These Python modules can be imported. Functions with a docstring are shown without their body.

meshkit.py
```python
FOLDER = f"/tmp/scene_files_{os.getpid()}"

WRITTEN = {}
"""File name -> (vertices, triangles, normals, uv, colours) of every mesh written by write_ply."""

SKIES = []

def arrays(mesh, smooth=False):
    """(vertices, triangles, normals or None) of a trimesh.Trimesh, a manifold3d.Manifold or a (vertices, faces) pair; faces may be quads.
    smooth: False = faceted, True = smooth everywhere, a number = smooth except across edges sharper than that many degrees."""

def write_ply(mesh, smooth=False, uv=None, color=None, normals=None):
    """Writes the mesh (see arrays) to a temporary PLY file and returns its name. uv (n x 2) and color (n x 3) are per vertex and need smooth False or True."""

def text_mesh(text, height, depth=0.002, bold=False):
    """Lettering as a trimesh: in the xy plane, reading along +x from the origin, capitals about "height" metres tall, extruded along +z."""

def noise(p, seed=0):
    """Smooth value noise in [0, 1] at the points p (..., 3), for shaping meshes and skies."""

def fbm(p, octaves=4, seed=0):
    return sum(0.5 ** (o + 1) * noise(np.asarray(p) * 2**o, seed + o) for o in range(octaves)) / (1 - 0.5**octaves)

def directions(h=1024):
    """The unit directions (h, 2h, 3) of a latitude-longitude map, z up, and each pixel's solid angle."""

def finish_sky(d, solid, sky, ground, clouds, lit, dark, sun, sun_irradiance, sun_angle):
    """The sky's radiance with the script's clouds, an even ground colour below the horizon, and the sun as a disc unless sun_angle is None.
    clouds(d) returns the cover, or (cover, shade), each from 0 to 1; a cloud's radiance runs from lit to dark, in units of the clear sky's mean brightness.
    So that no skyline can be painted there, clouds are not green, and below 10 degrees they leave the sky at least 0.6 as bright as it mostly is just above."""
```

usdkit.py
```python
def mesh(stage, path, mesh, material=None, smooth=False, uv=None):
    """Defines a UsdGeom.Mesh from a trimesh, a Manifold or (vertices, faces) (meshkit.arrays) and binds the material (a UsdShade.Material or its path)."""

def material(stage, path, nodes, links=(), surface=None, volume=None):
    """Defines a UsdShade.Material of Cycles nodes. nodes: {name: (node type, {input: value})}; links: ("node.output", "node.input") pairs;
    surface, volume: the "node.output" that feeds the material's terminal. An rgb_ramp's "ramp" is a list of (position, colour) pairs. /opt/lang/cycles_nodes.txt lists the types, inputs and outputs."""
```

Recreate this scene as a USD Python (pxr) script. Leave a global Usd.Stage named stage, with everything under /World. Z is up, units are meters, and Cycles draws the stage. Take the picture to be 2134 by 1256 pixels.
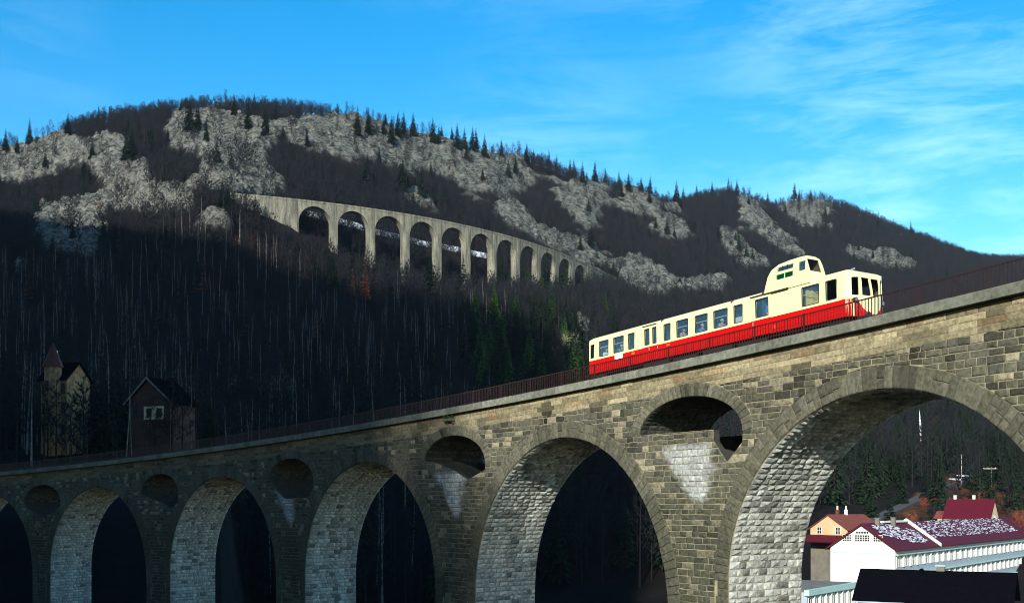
import math, random
import numpy as np, trimesh, manifold3d, shapely
from shapely import affinity
from shapely.geometry import Polygon, LineString, box as sbox, MultiPolygon
from scipy.interpolate import PchipInterpolator, RegularGridInterpolator
import usdkit, meshkit
from pxr import Usd, UsdGeom, UsdLux, UsdShade, Gf, Sdf, Vt

stage = Usd.Stage.CreateInMemory()
UsdGeom.SetStageUpAxis(stage, 'Z')
UsdGeom.SetStageMetersPerUnit(stage, 1.0)
UsdGeom.Xform.Define(stage, '/World')
UsdGeom.Scope.Define(stage, '/World/Looks')

# ---------------------------------------------------------------- camera, sky, sun, exposure
F, YH = 2255.37, 1047.38            # focal length in pixels of a 2134 wide picture, row of the horizon
cam = UsdGeom.Camera.Define(stage, '/World/camera')
cam.CreateHorizontalApertureAttr(36.0)
cam.CreateVerticalApertureAttr(36.0 * 602 / 1024)
cam.CreateFocalLengthAttr(36.0 * F / 2134)
cam.CreateVerticalApertureOffsetAttr(36.0 * (YH - 628) / 2134)
cam.CreateClippingRangeAttr(Gf.Vec2f(0.5, 8000))
cam.CreateExposureAttr(0.8)
cx = UsdGeom.Xformable(cam)
cx.AddTransformOp().Set(Gf.Matrix4d(1, 0, 0, 0, 0, 0, 1, 0, 0, -1, 0, 0, 0, 0, 0, 1))  # looks along +y, z up

SUN_AZ = np.array([-0.35, -0.937]); SUN_AZ /= np.linalg.norm(SUN_AZ)
SUN_EL = math.radians(22.0)
sun_dir = np.array([SUN_AZ[0] * math.cos(SUN_EL), SUN_AZ[1] * math.cos(SUN_EL), math.sin(SUN_EL)])
sun = UsdLux.DistantLight.Define(stage, '/World/sun')
sun.CreateIntensityAttr(1.25); sun.CreateNormalizeAttr(True); sun.CreateAngleAttr(0.5)
sun.CreateColorAttr(Gf.Vec3f(1.0, 0.95, 0.84))
zz = sun_dir; xx = np.cross([0, 0, 1.0], zz); xx /= np.linalg.norm(xx); yy = np.cross(zz, xx)
UsdGeom.Xformable(sun).AddTransformOp().Set(Gf.Matrix4d(*xx, 0, *yy, 0, *zz, 0, 0, 0, 0, 1))

dome = UsdLux.DomeLight.Define(stage, '/World/sky')
sky_mat = usdkit.material(stage, '/World/Looks/sky', {
    'sky': ('sky_texture', {'sky_type': 'single_scattering', 'sun_disc': False, 'sun_elevation': SUN_EL,
                            'sun_rotation': math.atan2(sun_dir[0], sun_dir[1]), 'air_density': 1.0, 'aerosol_density': 0.3, 'ozone_density': 0.5, 'altitude': 900.0}),
    'co': ('texture_coordinate', {}),
    'map': ('mapping', {'location': (3.4, 0.0, 0.0), 'scale': (2.2, 2.2, 11.0), 'rotation': (0.0, 0.25, -0.2)}),
    'n1': ('noise_texture', {'scale': 2.6, 'detail': 9.0, 'roughness': 0.68, 'distortion': 0.35}),
    'map2': ('mapping', {'scale': (1.0, 1.0, 2.0), 'location': (5.1, 0.3, 1.6)}),
    'n2': ('noise_texture', {'scale': 1.6, 'detail': 2.0}),
    'r1': ('map_range', {'from_min': 0.42, 'from_max': 0.80, 'to_min': 0.0, 'to_max': 1.0, 'clamp': True}),
    'r2': ('map_range', {'from_min': 0.42, 'from_max': 0.66, 'to_min': 0.0, 'to_max': 0.36, 'clamp': True}),
    'mul': ('math', {'math_type': 'multiply'}),
    'sat': ('hsv', {'hue': 0.494, 'saturation': 1.62, 'value': 1.0}),
    'mix': ('mix', {'mix_type': 'mix', 'color2': (6.2, 8.6, 9.6)}),
    'bg': ('background_shader', {'strength': 0.135}),
}, [('co.generated', 'map.vector'), ('map.vector', 'n1.vector'), ('n1.fac', 'r1.value'),
    ('co.generated', 'map2.vector'), ('map2.vector', 'n2.vector'), ('n2.fac', 'r2.value'),
    ('r1.result', 'mul.value1'), ('r2.result', 'mul.value2'),
    ('sky.color', 'sat.color'), ('sat.color', 'mix.color1'), ('mul.value', 'mix.fac'), ('mix.color', 'bg.color')], surface='bg.background')
UsdShade.MaterialBindingAPI.Apply(dome.GetPrim()).Bind(sky_mat)
dome.GetPrim().SetCustomDataByKey('kind', 'structure')

# ---------------------------------------------------------------- helpers
counts = {}
def child(parent, name):
    p = parent if isinstance(parent, str) else str(parent.GetPath())
    k = counts.get((p, name), 0); counts[(p, name)] = k + 1
    return f'{p}/{name}' if k == 0 else f'{p}/{name}_{k:03d}'
def tag(prim, label=None, category=None, group=None, kind=None):
    for k, v in (('label', label), ('category', category), ('group', group), ('kind', kind)):
        if v: prim.SetCustomDataByKey(k, v)
    return prim
def thing(name, label, category, group=None, matrix=None, loc=None, rz=None, kind=None):
    x = UsdGeom.Xform.Define(stage, child('/World', name))
    if matrix is not None: x.AddTransformOp().Set(Gf.Matrix4d(*np.asarray(matrix, float).T.ravel().tolist()))
    if loc is not None: x.AddTranslateOp().Set(Gf.Vec3d(*map(float, loc)))
    if rz is not None: x.AddRotateZOp().Set(float(rz))
    return tag(x.GetPrim(), label, category, group, kind)
def part(parent, name, mesh, mat, smooth=False, col=None, label=None, kind=None):
    m = usdkit.mesh(stage, child(parent, name), mesh, mat, smooth)
    if col is not None:
        n = len(m.GetPointsAttr().Get())
        c = np.broadcast_to(np.asarray(col, np.float32), (n, 3))
        UsdGeom.PrimvarsAPI(m).CreatePrimvar('tone', Sdf.ValueTypeNames.Color3fArray, 'vertex').Set(Vt.Vec3fArray.FromNumpy(np.ascontiguousarray(c, np.float32)))
    p = m.GetPrim()
    if label: p.SetCustomDataByKey('label', label)
    if kind: p.SetCustomDataByKey('kind', kind)
    return p
def top(name, mesh, mat, label=None, category=None, group=None, kind=None, smooth=False, col=None):
    p = part('/World', name, mesh, mat, smooth, col)
    return tag(p, label, category, group, kind)
def fprimvar(prim, name, arr):
    UsdGeom.PrimvarsAPI(prim).CreatePrimvar(name, Sdf.ValueTypeNames.FloatArray, 'vertex').Set(Vt.FloatArray.FromNumpy(np.asarray(arr, np.float32)))
def bx(x0, x1, y0, y1, z0, z1):
    b = trimesh.creation.box([abs(x1 - x0), abs(y1 - y0), abs(z1 - z0)]); b.apply_translation([(x0 + x1) / 2, (y0 + y1) / 2, (z0 + z1) / 2]); return b
def cat(*ms): return trimesh.util.concatenate([m for m in (ms[0] if len(ms) == 1 and isinstance(ms[0], list) else ms)])
def quad(*p):
    return trimesh.Trimesh(np.array(p, float), [[0, 1, 2], [0, 2, 3]], process=False)
def tube(p, r, n=6, cap=True):
    p = np.asarray(p, float); r = np.broadcast_to(np.asarray(r, float), (len(p),))
    tg = np.gradient(p, axis=0); tg /= np.linalg.norm(tg, axis=1)[:, None] + 1e-12
    a = np.cross(tg, [0.31, 0.17, 0.93]); bad = np.linalg.norm(a, axis=1) < 1e-3
    a[bad] = np.cross(tg[bad], [1.0, 0, 0]); a /= np.linalg.norm(a, axis=1)[:, None]; b = np.cross(tg, a)
    ang = np.linspace(0, 2 * np.pi, n, endpoint=False)
    v = (p[:, None] + r[:, None, None] * (np.cos(ang)[None, :, None] * a[:, None] + np.sin(ang)[None, :, None] * b[:, None])).reshape(-1, 3)
    f = []
    for i in range(len(p) - 1):
        for j in range(n):
            k = (j + 1) % n
            f += [[i * n + j, i * n + k, (i + 1) * n + k], [i * n + j, (i + 1) * n + k, (i + 1) * n + j]]
    if cap:
        f += [[0, j + 1, j] for j in range(1, n - 1)]; o = (len(p) - 1) * n
        f += [[o, o + j, o + j + 1] for j in range(1, n - 1)]
    return trimesh.Trimesh(v, f, process=False)
def cyl(a, b, r, n=10): return tube([a, b], r, n)
def extrude(poly, h):     # polygon in xy, extruded along +z
    gs = getattr(poly, 'geoms', [poly])
    return cat([trimesh.creation.extrude_polygon(g, h, engine='earcut') for g in gs])
def mani(m): return manifold3d.Manifold(manifold3d.Mesh(np.asarray(m.vertices, np.float32), np.asarray(m.faces, np.uint32)))
def mbox(x0, x1, y0, y1, z0, z1): return manifold3d.Manifold.cube([x1 - x0, y1 - y0, z1 - z0]).translate([x0, y0, z0])
def csx(pts): return manifold3d.CrossSection([np.asarray(pts, float)], manifold3d.FillRule.EvenOdd)
def ext_x(pts_yz, x0, x1):      # profile in (y, z) along x
    m = manifold3d.Manifold.extrude(csx(pts_yz), x1 - x0)
    return m.transform(np.array([[0, 0, 1, x0], [1, 0, 0, 0], [0, 1, 0, 0]], float))
def ext_y(pts_xz, y0, y1):      # profile in (x, z) along y
    m = manifold3d.Manifold.extrude(csx(pts_xz), y1 - y0)
    return m.transform(np.array([[1, 0, 0, 0], [0, 0, -1, y1], [0, 1, 0, 0]], float))
def ext_z(pts_xy, z0, z1): return manifold3d.Manifold.extrude(csx(pts_xy), z1 - z0).translate([0, 0, z0])

# ---------------------------------------------------------------- materials
def M(name, nodes, links, surface='p.BSDF'): return usdkit.material(stage, '/World/Looks/' + name, nodes, links, surface=surface)
def plain(name, col, rough=0.6, metallic=0.0, spec=0.4, coat=0.0, noise=0.0, scale=3.0, dirt=None):
    nodes = {'p': ('principled_bsdf', {'base_color': col, 'roughness': rough, 'metallic': metallic, 'specular_ior_level': spec, 'coat_weight': coat})}
    links = []
    if noise:
        c2 = dirt if dirt is not None else tuple(c * 0.45 for c in col)
        nodes |= {'t': ('texture_coordinate', {}), 'n': ('noise_texture', {'scale': scale, 'detail': 6.0, 'roughness': 0.65}),
                  'r': ('map_range', {'from_min': 0.38, 'from_max': 0.72, 'to_min': 0.0, 'to_max': noise, 'clamp': True}),
                  'm': ('mix', {'color1': col, 'color2': c2})}
        links += [('t.object', 'n.vector'), ('n.fac', 'r.value'), ('r.result', 'm.fac'), ('m.color', 'p.base_color')]
    return M(name, nodes, links)
def toned(name, rough=0.9, scale=6.0, amount=0.55, bump=0.0, spec=0.15, bscale=None):
    nodes = {'a': ('attribute', {'attribute': 'tone'}), 'g': ('geometry', {}),
             'n': ('noise_texture', {'scale': scale, 'detail': 5.0, 'roughness': 0.65}),
             'r': ('map_range', {'from_min': 0.3, 'from_max': 0.72, 'to_min': 1.0 - amount, 'to_max': 1.0 + amount * 0.55, 'clamp': True}),
             'm': ('mix', {'mix_type': 'multiply', 'fac': 1.0}), 'p': ('principled_bsdf', {'roughness': rough, 'specular_ior_level': spec})}
    links = [('g.position', 'n.vector'), ('n.fac', 'r.value'), ('a.color', 'm.color1'), ('r.result', 'm.color2'), ('m.color', 'p.base_color')]
    if bump:
        nodes |= {'n2': ('noise_texture', {'scale': bscale or scale * 3, 'detail': 4.0, 'roughness': 0.7}), 'b': ('bump', {'strength': bump, 'distance': 0.03})}
        links += [('g.position', 'n2.vector'), ('n2.fac', 'b.height'), ('b.normal', 'p.normal')]
    return M(name, nodes, links)
MAT_STONE = toned('stone', 0.9, 5.0, 0.55, 0.6)
MAT_ROCKTONE = toned('mortar', 0.95, 2.2, 0.35, 0.3)
MAT_COPING = toned('coping', 0.85, 3.5, 0.45, 0.4)
MAT_CREAM = plain('cream_paint', (0.66, 0.615, 0.33), 0.4, coat=0.15, noise=0.4, scale=1.1, dirt=(0.50, 0.46, 0.25))
MAT_RED = plain('red_paint', (0.50, 0.0015, 0.002), 0.6, spec=0.08, coat=0.0, noise=0.4, scale=1.4, dirt=(0.30, 0.004, 0.004))
MAT_RAILING = plain('rusty_red_iron', (0.020, 0.005, 0.004), 0.7, noise=0.5, scale=5.0)
MAT_BLACK = plain('black_iron', (0.012, 0.012, 0.014), 0.6)
MAT_DARKSTEEL = plain('dark_steel', (0.05, 0.045, 0.04), 0.5, metallic=0.6, noise=0.4)
MAT_BALLAST = plain('ballast', (0.10, 0.085, 0.075), 0.95, noise=0.8, scale=14.0)
MAT_BARK = plain('bark', (0.014, 0.012, 0.011), 0.95, noise=0.7, scale=4.0, dirt=(0.035, 0.032, 0.03), spec=0.1)
MAT_PALEBARK = plain('pale_bark', (0.20, 0.185, 0.165), 0.9, noise=1.0, scale=0.9, dirt=(0.012, 0.011, 0.01), spec=0.1)
def foliage(name, c1, c2, trans=0.0):
    nodes = {'o': ('object_info', {}), 'g': ('geometry', {}), 'n': ('noise_texture', {'scale': 0.6, 'detail': 3.0}),
             'ad': ('math', {'math_type': 'multiply_add', 'value2': 0.9, 'value3': -0.25}), 'm1': ('math', {'math_type': 'add', 'use_clamp': True}), 'm0': ('math', {'math_type': 'multiply', 'value2': 0.7}),
             'm': ('mix', {'color1': c1, 'color2': c2}), 'p': ('principled_bsdf', {'roughness': 0.9, 'specular_ior_level': 0.1})}
    links = [('g.position', 'n.vector'), ('n.fac', 'ad.value1'), ('o.random', 'm0.value1'), ('ad.value', 'm1.value1'), ('m0.value', 'm1.value2'), ('m1.value', 'm.fac'), ('m.color', 'p.base_color')]
    surf = 'p.BSDF'
    if trans:
        nodes |= {'tr': ('translucent_bsdf', {}), 'mx': ('mix_closure', {'fac': trans})}
        links += [('m.color', 'tr.color'), ('p.BSDF', 'mx.closure1'), ('tr.BSDF', 'mx.closure2')]; surf = 'mx.closure'
    return M(name, nodes, links, surf)
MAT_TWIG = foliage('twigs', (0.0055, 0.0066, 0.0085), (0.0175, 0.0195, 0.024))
MAT_TWIG_RED = foliage('reddish_twigs', (0.03, 0.010, 0.008), (0.075, 0.022, 0.014))
MAT_TWIG_GREY = foliage('grey_green_twigs', (0.11, 0.13, 0.06), (0.26, 0.28, 0.16))
MAT_TWIG_RUST = foliage('rusty_twigs', (0.09, 0.028, 0.018), (0.22, 0.065, 0.035))
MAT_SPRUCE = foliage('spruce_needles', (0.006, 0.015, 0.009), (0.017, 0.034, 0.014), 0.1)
MAT_SPRUCE_LIT = foliage('sunlit_spruce_needles', (0.022, 0.065, 0.013), (0.07, 0.14, 0.026), 0.15)  # brighter copy of the spruce needles, sunlight put into the colour
MAT_LARCH = foliage('larch_needles', (0.24, 0.06, 0.014), (0.42, 0.14, 0.025), 0.2)
MAT_GRASS = foliage('plants', (0.03, 0.06, 0.015), (0.09, 0.12, 0.03), 0.2)
def glass(name, tint, refl=0.5):
    return M(name, {'t': ('transparent_bsdf', {'color': tint}), 'g': ('glossy_bsdf', {'color': (1, 1, 1), 'roughness': 0.02}), 'f': ('fresnel', {'IOR': 1.5}),
                    'mu': ('math', {'math_type': 'multiply', 'value2': 0.2, 'use_clamp': True}), 'mx': ('mix_closure', {})},
             [('f.fac', 'mu.value1'), ('mu.value', 'mx.fac'), ('t.BSDF', 'mx.closure1'), ('g.BSDF', 'mx.closure2')], 'mx.closure')
MAT_GLASS = glass('window_glass', (0.80, 0.86, 0.88))
MAT_GREENGLASS = glass('green_glass', (0.25, 0.75, 0.35))
MAT_PANE = plain('dark_pane', (0.02, 0.028, 0.035), 0.08, spec=0.6)
MAT_BLUEPANE = plain('bluish_pane', (0.10, 0.16, 0.20), 0.12, spec=0.6)

exec_order = 'terrain, viaduct, far viaduct, railcar, buildings, trees'

# ---------------------------------------------------------------- terrain
def vz(v, y): return (YH - v) / F * y
def col_(pts): # (y, v) -> (y, z)
    return [(y, vz(v, y)) for y, v in pts]
FLOOR = [(100, vz(1047 + 20 / 100 * F, 100)), (130, -20.0), (190, -20.0)]
COLS = {
 -900: [(260, 1080), (340, 930), (450, 760), (600, 580), (750, 450), (900, 370)],
 -300: [(250, 1060), (320, 930), (430, 760), (560, 600), (700, 460), (860, 352)],
 0:    [(240, 1045), (270, 965), (320, 900), (400, 775), (520, 620), (640, 500), (760, 405), (860, 330)],
 250:  [(240, 1045), (270, 970), (320, 900), (400, 775), (500, 640), (620, 500), (740, 375), (860, 253)],
 450:  [(240, 1045), (280, 960), (330, 895), (400, 785), (500, 640), (565, 450), (590, 412), (606, 396), (690, 345), (780, 290), (870, 237)],
 525:  [(240, 1050), (290, 955), (330, 895), (400, 785), (500, 650), (570, 490), (600, 436), (650, 402), (700, 368), (790, 292), (876, 236)],
 600:  [(240, 1050), (290, 950), (400, 785), (500, 665), (570, 545), (602, 468), (645, 442), (705, 385), (800, 290), (880, 236)],
 690:  [(240, 1050), (300, 935), (400, 790), (500, 675), (580, 565), (615, 521), (655, 462), (715, 398), (810, 305), (890, 248)],
 770:  [(240, 1050), (300, 935), (400, 795), (500, 690), (590, 590), (628, 552), (668, 490), (725, 425), (825, 330), (900, 266)],
 900:  [(240, 1050), (300, 935), (400, 805), (500, 700), (580, 634), (635, 612), (655, 602), (700, 530), (760, 455), (860, 365), (935, 300)],
 1100: [(240, 1050), (300, 940), (400, 820), (500, 718), (580, 655), (650, 622), (712, 608), (760, 553), (820, 492), (910, 415), (1000, 345)],
 1300: [(240, 1060), (300, 965), (420, 845), (560, 735), (680, 650), (760, 612), (812, 598), (880, 545), (960, 475), (1060, 402)],
 1500: [(240, 1090), (310, 1000), (430, 885), (600, 765), (800, 645), (950, 560), (1080, 470), (1200, 413)],
 1700: [(230, 1225), (265, 1090), (330, 1010), (430, 905), (600, 785), (800, 680), (1000, 580), (1200, 480), (1350, 432)],
 1900: [(235, 1220), (262, 1092), (300, 1050), (340, 1003), (450, 905), (650, 770), (900, 650), (1150, 550), (1350, 503)],
 2134: [(238, 1215), (264, 1090), (310, 1050), (400, 960), (600, 820), (850, 690), (1100, 600), (1350, 560), (1480, 553)],
 2700: [(240, 1200), (270, 1080), (320, 1030), (420, 900), (600, 770), (850, 660), (1100, 590), (1350, 560), (1480, 556)],
}
YS = np.concatenate([np.linspace(100, 240, 8)[:-1], np.linspace(240, 700, 47)[:-1], np.linspace(700, 1900, 61)])
cu = np.array(sorted(COLS)); Zc = []
for u_ in cu:
    fl = FLOOR if u_ > 460 else [(100, -20.0), (128, -19.0), (160, vz(1075, 160)), (200, vz(946, 200)), (232, vz(934, 232))]   # terraces with houses behind the left end of the viaduct
    pts = fl + [q for q in col_(COLS[u_]) if u_ > 460 or q[0] > 275]; yl, zl = pts[-1]
    pts += [(yl + 60, zl + 1), (yl + 200, zl - 25), (yl + 500, zl - 130), (2600, zl - 300)]
    a = np.array(pts); Zc.append(PchipInterpolator(a[:, 0], a[:, 1])(YS))
Zc = np.array(Zc)
ufine = np.linspace(cu[0], cu[-1], 361)
Zf = np.array([PchipInterpolator(cu, Zc[:, j])(ufine) for j in range(len(YS))]).T
_rgi = RegularGridInterpolator((ufine, YS), Zf, bounds_error=False, fill_value=None)
def base_z(u, y): return _rgi(np.stack([np.clip(u, cu[0], cu[-1]), np.clip(y, YS[0], YS[-1])], -1))

ROCKS = [  # bare limestone faces, as the picture's outlines; each becomes part of the slope where it stands
 [(0,317),(60,305),(108,291),(121,311),(92,357),(75,385),(40,372),(0,380)], [(157,304),(197,291),(252,288),(245,305),(210,321),(170,332),(112,342)],
 [(348,268),(364,255),(420,248),(492,252),(541,281),(571,311),(557,318),(505,312),(502,325),(443,334),(394,322),(361,304)],
 [(423,363),(459,344),(525,337),(557,360),(577,386),(606,412),(492,409),(456,393)],
 [(213,370),(236,357),(279,350),(311,370),(295,396),(328,394),(393,410),(436,447),(393,431),(272,431),(226,418),(243,386),(210,393)],
 [(210,360),(226,328),(258,316),(240,345)],
 [(584,258),(692,256),(700,268),(712,304),(643,310),(607,291)],
 [(620,256),(693,259),(783,279),(823,282),(896,302),(928,326),(969,334),(1006,340),(1027,334),(1099,358),(1112,390),(1073,402),(1024,392),(1006,402),(972,402),(940,356),(867,350),(847,344),(783,312),(751,338),(716,327),(620,305)],
 [(1148,387),(1200,388),(1245,401),(1262,430),(1236,461),(1197,447),(1158,413)],
 [(1279,406),(1323,399),(1357,420),(1371,445),(1420,454),(1439,488),(1410,505),(1381,490),(1342,456),(1303,437)],
 [(1548,432),(1584,448),(1613,477),(1676,517),(1668,533),(1613,506),(1584,476),(1550,452)],
 [(1628,416),(1700,420),(1722,445),(1691,466),(1647,461)],
 [(1134,503),(1206,508),(1262,564),(1221,553),(1148,519)], [(1290,562),(1332,538),(1380,576),(1402,604),(1368,618),(1322,594)],
 [(1425,598),(1505,588),(1525,600),(1458,612)], [(1505,490),(1546,515),(1610,553),(1580,556),(1517,516)], [(1775,525),(1845,535),(1900,546),(1894,570),(1856,553)],
 [(76,459),(169,434),(218,434),(214,458),(206,503),(185,540),(150,522),(91,520),(85,480)], [(18,570),(39,535),(46,560),(30,592)], [(440,472),(480,466),(486,482),(452,490)],
 [(1040,440),(1090,455),(1120,486),(1096,482),(1060,462)], [(860,405),(892,412),(905,425),(872,424)], [(1180,690),(1215,672),(1222,700),(1190,712)]]
rock_shapes = [Polygon(r).buffer(0).buffer(7) for r in ROCKS]
NU, NY = 1000, 700
ug = np.linspace(-330, 2460, NU)
t_ = np.linspace(0, 1, NY); yg = 118 * (1750 / 118) ** (t_ ** 0.93)
U, Y = np.meshgrid(ug, yg, indexing='ij')
X = (U - 1067) / F * Y
Z = base_z(U, Y)
hillw = np.clip((Y - 235) / 120, 0, 1) * (0.3 + 0.7 * np.clip((1800 - U) / 300, 0, 1)) 
Z = Z + hillw * ((meshkit.fbm(np.stack([X / 60, Y / 60, 0 * X], -1), 4, 3) - 0.5) * 9)
V = YH - F * Z / Y
wob = np.stack([U / 16, V / 13, 0 * U], -1)
U2 = U + (meshkit.fbm(wob, 3, 11) - 0.5) * 62; V2 = V + (meshkit.fbm(wob, 3, 17) - 0.5) * 44
rock = np.zeros(U.shape)
back = np.zeros(U.shape, bool)
vmin = np.minimum.accumulate(V, axis=1); hidden = V > vmin + 1.0
for sh in rock_shapes:
    x0, y0, x1, y1 = sh.bounds
    sel = (U > x0 - 40) & (U < x1 + 40) & (V > y0 - 40) & (V < y1 + 40) & (Y < 1600)
    rock[sel] = np.maximum(rock[sel], shapely.contains_xy(sh, U2[sel], V2[sel]).astype(float))
from scipy.ndimage import gaussian_filter
soft = gaussian_filter(rock, (7, 6)) 
crag = meshkit.fbm(np.stack([X / 26, Y / 26 + Z / 40, Z / 13], -1), 4, 51) - .5
rock = np.clip((soft + crag * 1.15 - 0.40) * 22, 0, 1) * (soft > .02)
sc = np.stack([X / 14 + Z / 30, Y / 14, Z / 9], -1)
rel = np.abs(meshkit.fbm(sc, 4, 23) - 0.5) * 2
rel2 = meshkit.fbm(np.stack([X / 5, Y / 5, Z / 4], -1), 3, 29)
rs = gaussian_filter(rock, (1.0, 1.0))
ter = (X * .35 + Y * .5 + Z * .8) / 9.0 + (meshkit.fbm(np.stack([X / 30, Y / 30, Z / 30], -1), 2, 31) - .5) * 2.5; ter = np.abs(ter - np.floor(ter) - .5) * 2      # tilted beds
rel3 = meshkit.fbm(np.stack([X / 2.6, Y / 2.6, Z / 2.2], -1), 2, 37)
Z = Z + rs * (2.0 + 9.0 * (0.5 - rel) + 5.0 * (rel2 - 0.5) + 4.5 * (ter - .5) + 2.4 * (rel3 - .5))
FPX = [6.272102305735278e-09, -4.076550296671507e-06, -9.922805111514133e-05, 0.9500430934247748, -153.7488060321025]
FPY = [-2.854814221699407e-09, 3.979147413585112e-07, 0.0013553047564622664, 0.28089432643055284, 590.4105753781158]
_c = np.linspace(0, 380, 600); _yv = np.interp(U, 1067 + F * np.polyval(FPX, _c) / np.polyval(FPY, _c), np.polyval(FPY, _c))
_vl = np.interp(U, [420, 460, 500, 600, 690, 770, 850, 905, 1100, 1222, 1290, 1310], [330, 378, 426, 464, 521, 552, 575, 590, 602, 604, 592, 575])
_s = (U > 420) & (U < 1305) & (Y > _yv - 70) & (Y < _yv + 1.5); Z = np.where(_s, np.minimum(Z, (YH - _vl) / F * Y), Z)
VV = np.stack([X, Y, Z], -1).reshape(-1, 3)
idx = np.arange(NU * NY).reshape(NU, NY)
a, b, c_, d_ = idx[:-1, :-1].ravel(), idx[1:, :-1].ravel(), idx[1:, 1:].ravel(), idx[:-1, 1:].ravel()
FF = np.concatenate([np.stack([a, b, c_], 1), np.stack([a, c_, d_], 1)])
MAT_HILL = M('hillside', {
    'a': ('attribute', {'attribute': 'rock'}), 'g': ('geometry', {}),
    'mp': ('mapping', {'scale': (0.14, 0.14, 0.22), 'rotation': (0.5, 0.6, 0.0)}),
    'n1': ('noise_texture', {'scale': 1.6, 'detail': 10.0, 'roughness': 0.80, 'distortion': 0.9}),
    'rk': ('rgb_ramp', {'ramp': [(0.0, (0.006, 0.007, 0.007)), (0.43, (0.022, 0.025, 0.023)), (0.485, (0.095, 0.098, 0.084)), (0.56, (0.165, 0.168, 0.146)), (1.0, (0.34, 0.34, 0.30))]}),
    'n2': ('noise_texture', {'scale': 0.05, 'detail': 8.0, 'roughness': 0.7}),
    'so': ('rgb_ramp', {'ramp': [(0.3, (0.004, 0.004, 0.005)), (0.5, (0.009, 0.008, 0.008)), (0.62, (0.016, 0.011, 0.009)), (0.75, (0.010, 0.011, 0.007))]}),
    'ah': ('attribute', {'attribute': 'heath'}), 'nh': ('noise_texture', {'scale': 0.35, 'detail': 6.0}), 'hr': ('rgb_ramp', {'ramp': [(0.3, (0.02, 0.018, 0.01)), (0.48, (0.075, 0.03, 0.014)), (0.6, (0.14, 0.055, 0.02)), (0.72, (0.07, 0.065, 0.025))]}), 'mh': ('mix', {}),
    'm': ('mix', {}), 'b': ('bump', {'strength': 1.0, 'distance': 2.2}), 'p': ('principled_bsdf', {'roughness': 0.95, 'specular_ior_level': 0.1})},
    [('g.position', 'mp.vector'), ('mp.vector', 'n1.vector'), ('n1.fac', 'rk.fac'), ('g.position', 'n2.vector'), ('n2.fac', 'so.fac'), ('a.fac', 'm.fac'),
     ('g.position', 'nh.vector'), ('nh.fac', 'hr.fac'), ('ah.fac', 'mh.fac'), ('so.color', 'mh.color1'), ('hr.color', 'mh.color2'), ('mh.color', 'm.color1'), ('rk.color', 'm.color2'), ('m.color', 'p.base_color'), ('n1.fac', 'b.height'), ('b.normal', 'p.normal')])
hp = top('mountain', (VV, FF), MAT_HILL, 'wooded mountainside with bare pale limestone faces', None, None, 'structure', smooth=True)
fprimvar(hp, 'heath', gaussian_filter(shapely.contains_xy(Polygon([(1780, 1110), (1880, 1050), (1985, 1000), (2040, 985), (2134, 1030), (2300, 1060), (2300, 1120)]), U2.ravel(), V2.ravel()).reshape(U.shape).astype(float) * (Y < 420), 1.0).ravel())
fprimvar(hp, 'rock', np.clip(gaussian_filter(rock, (0.35, 0.35)), 0, 1).ravel())
_hz = RegularGridInterpolator((ug, yg), Z, bounds_error=False, fill_value=None)
_rk = RegularGridInterpolator((ug, yg), np.clip(rs, 0, 1), bounds_error=False, fill_value=0)
def hz(x, y):
    x = np.asarray(x, float); y = np.asarray(y, float)
    return _hz(np.stack(np.broadcast_arrays(1067 + F * x / y, y), -1))

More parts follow.
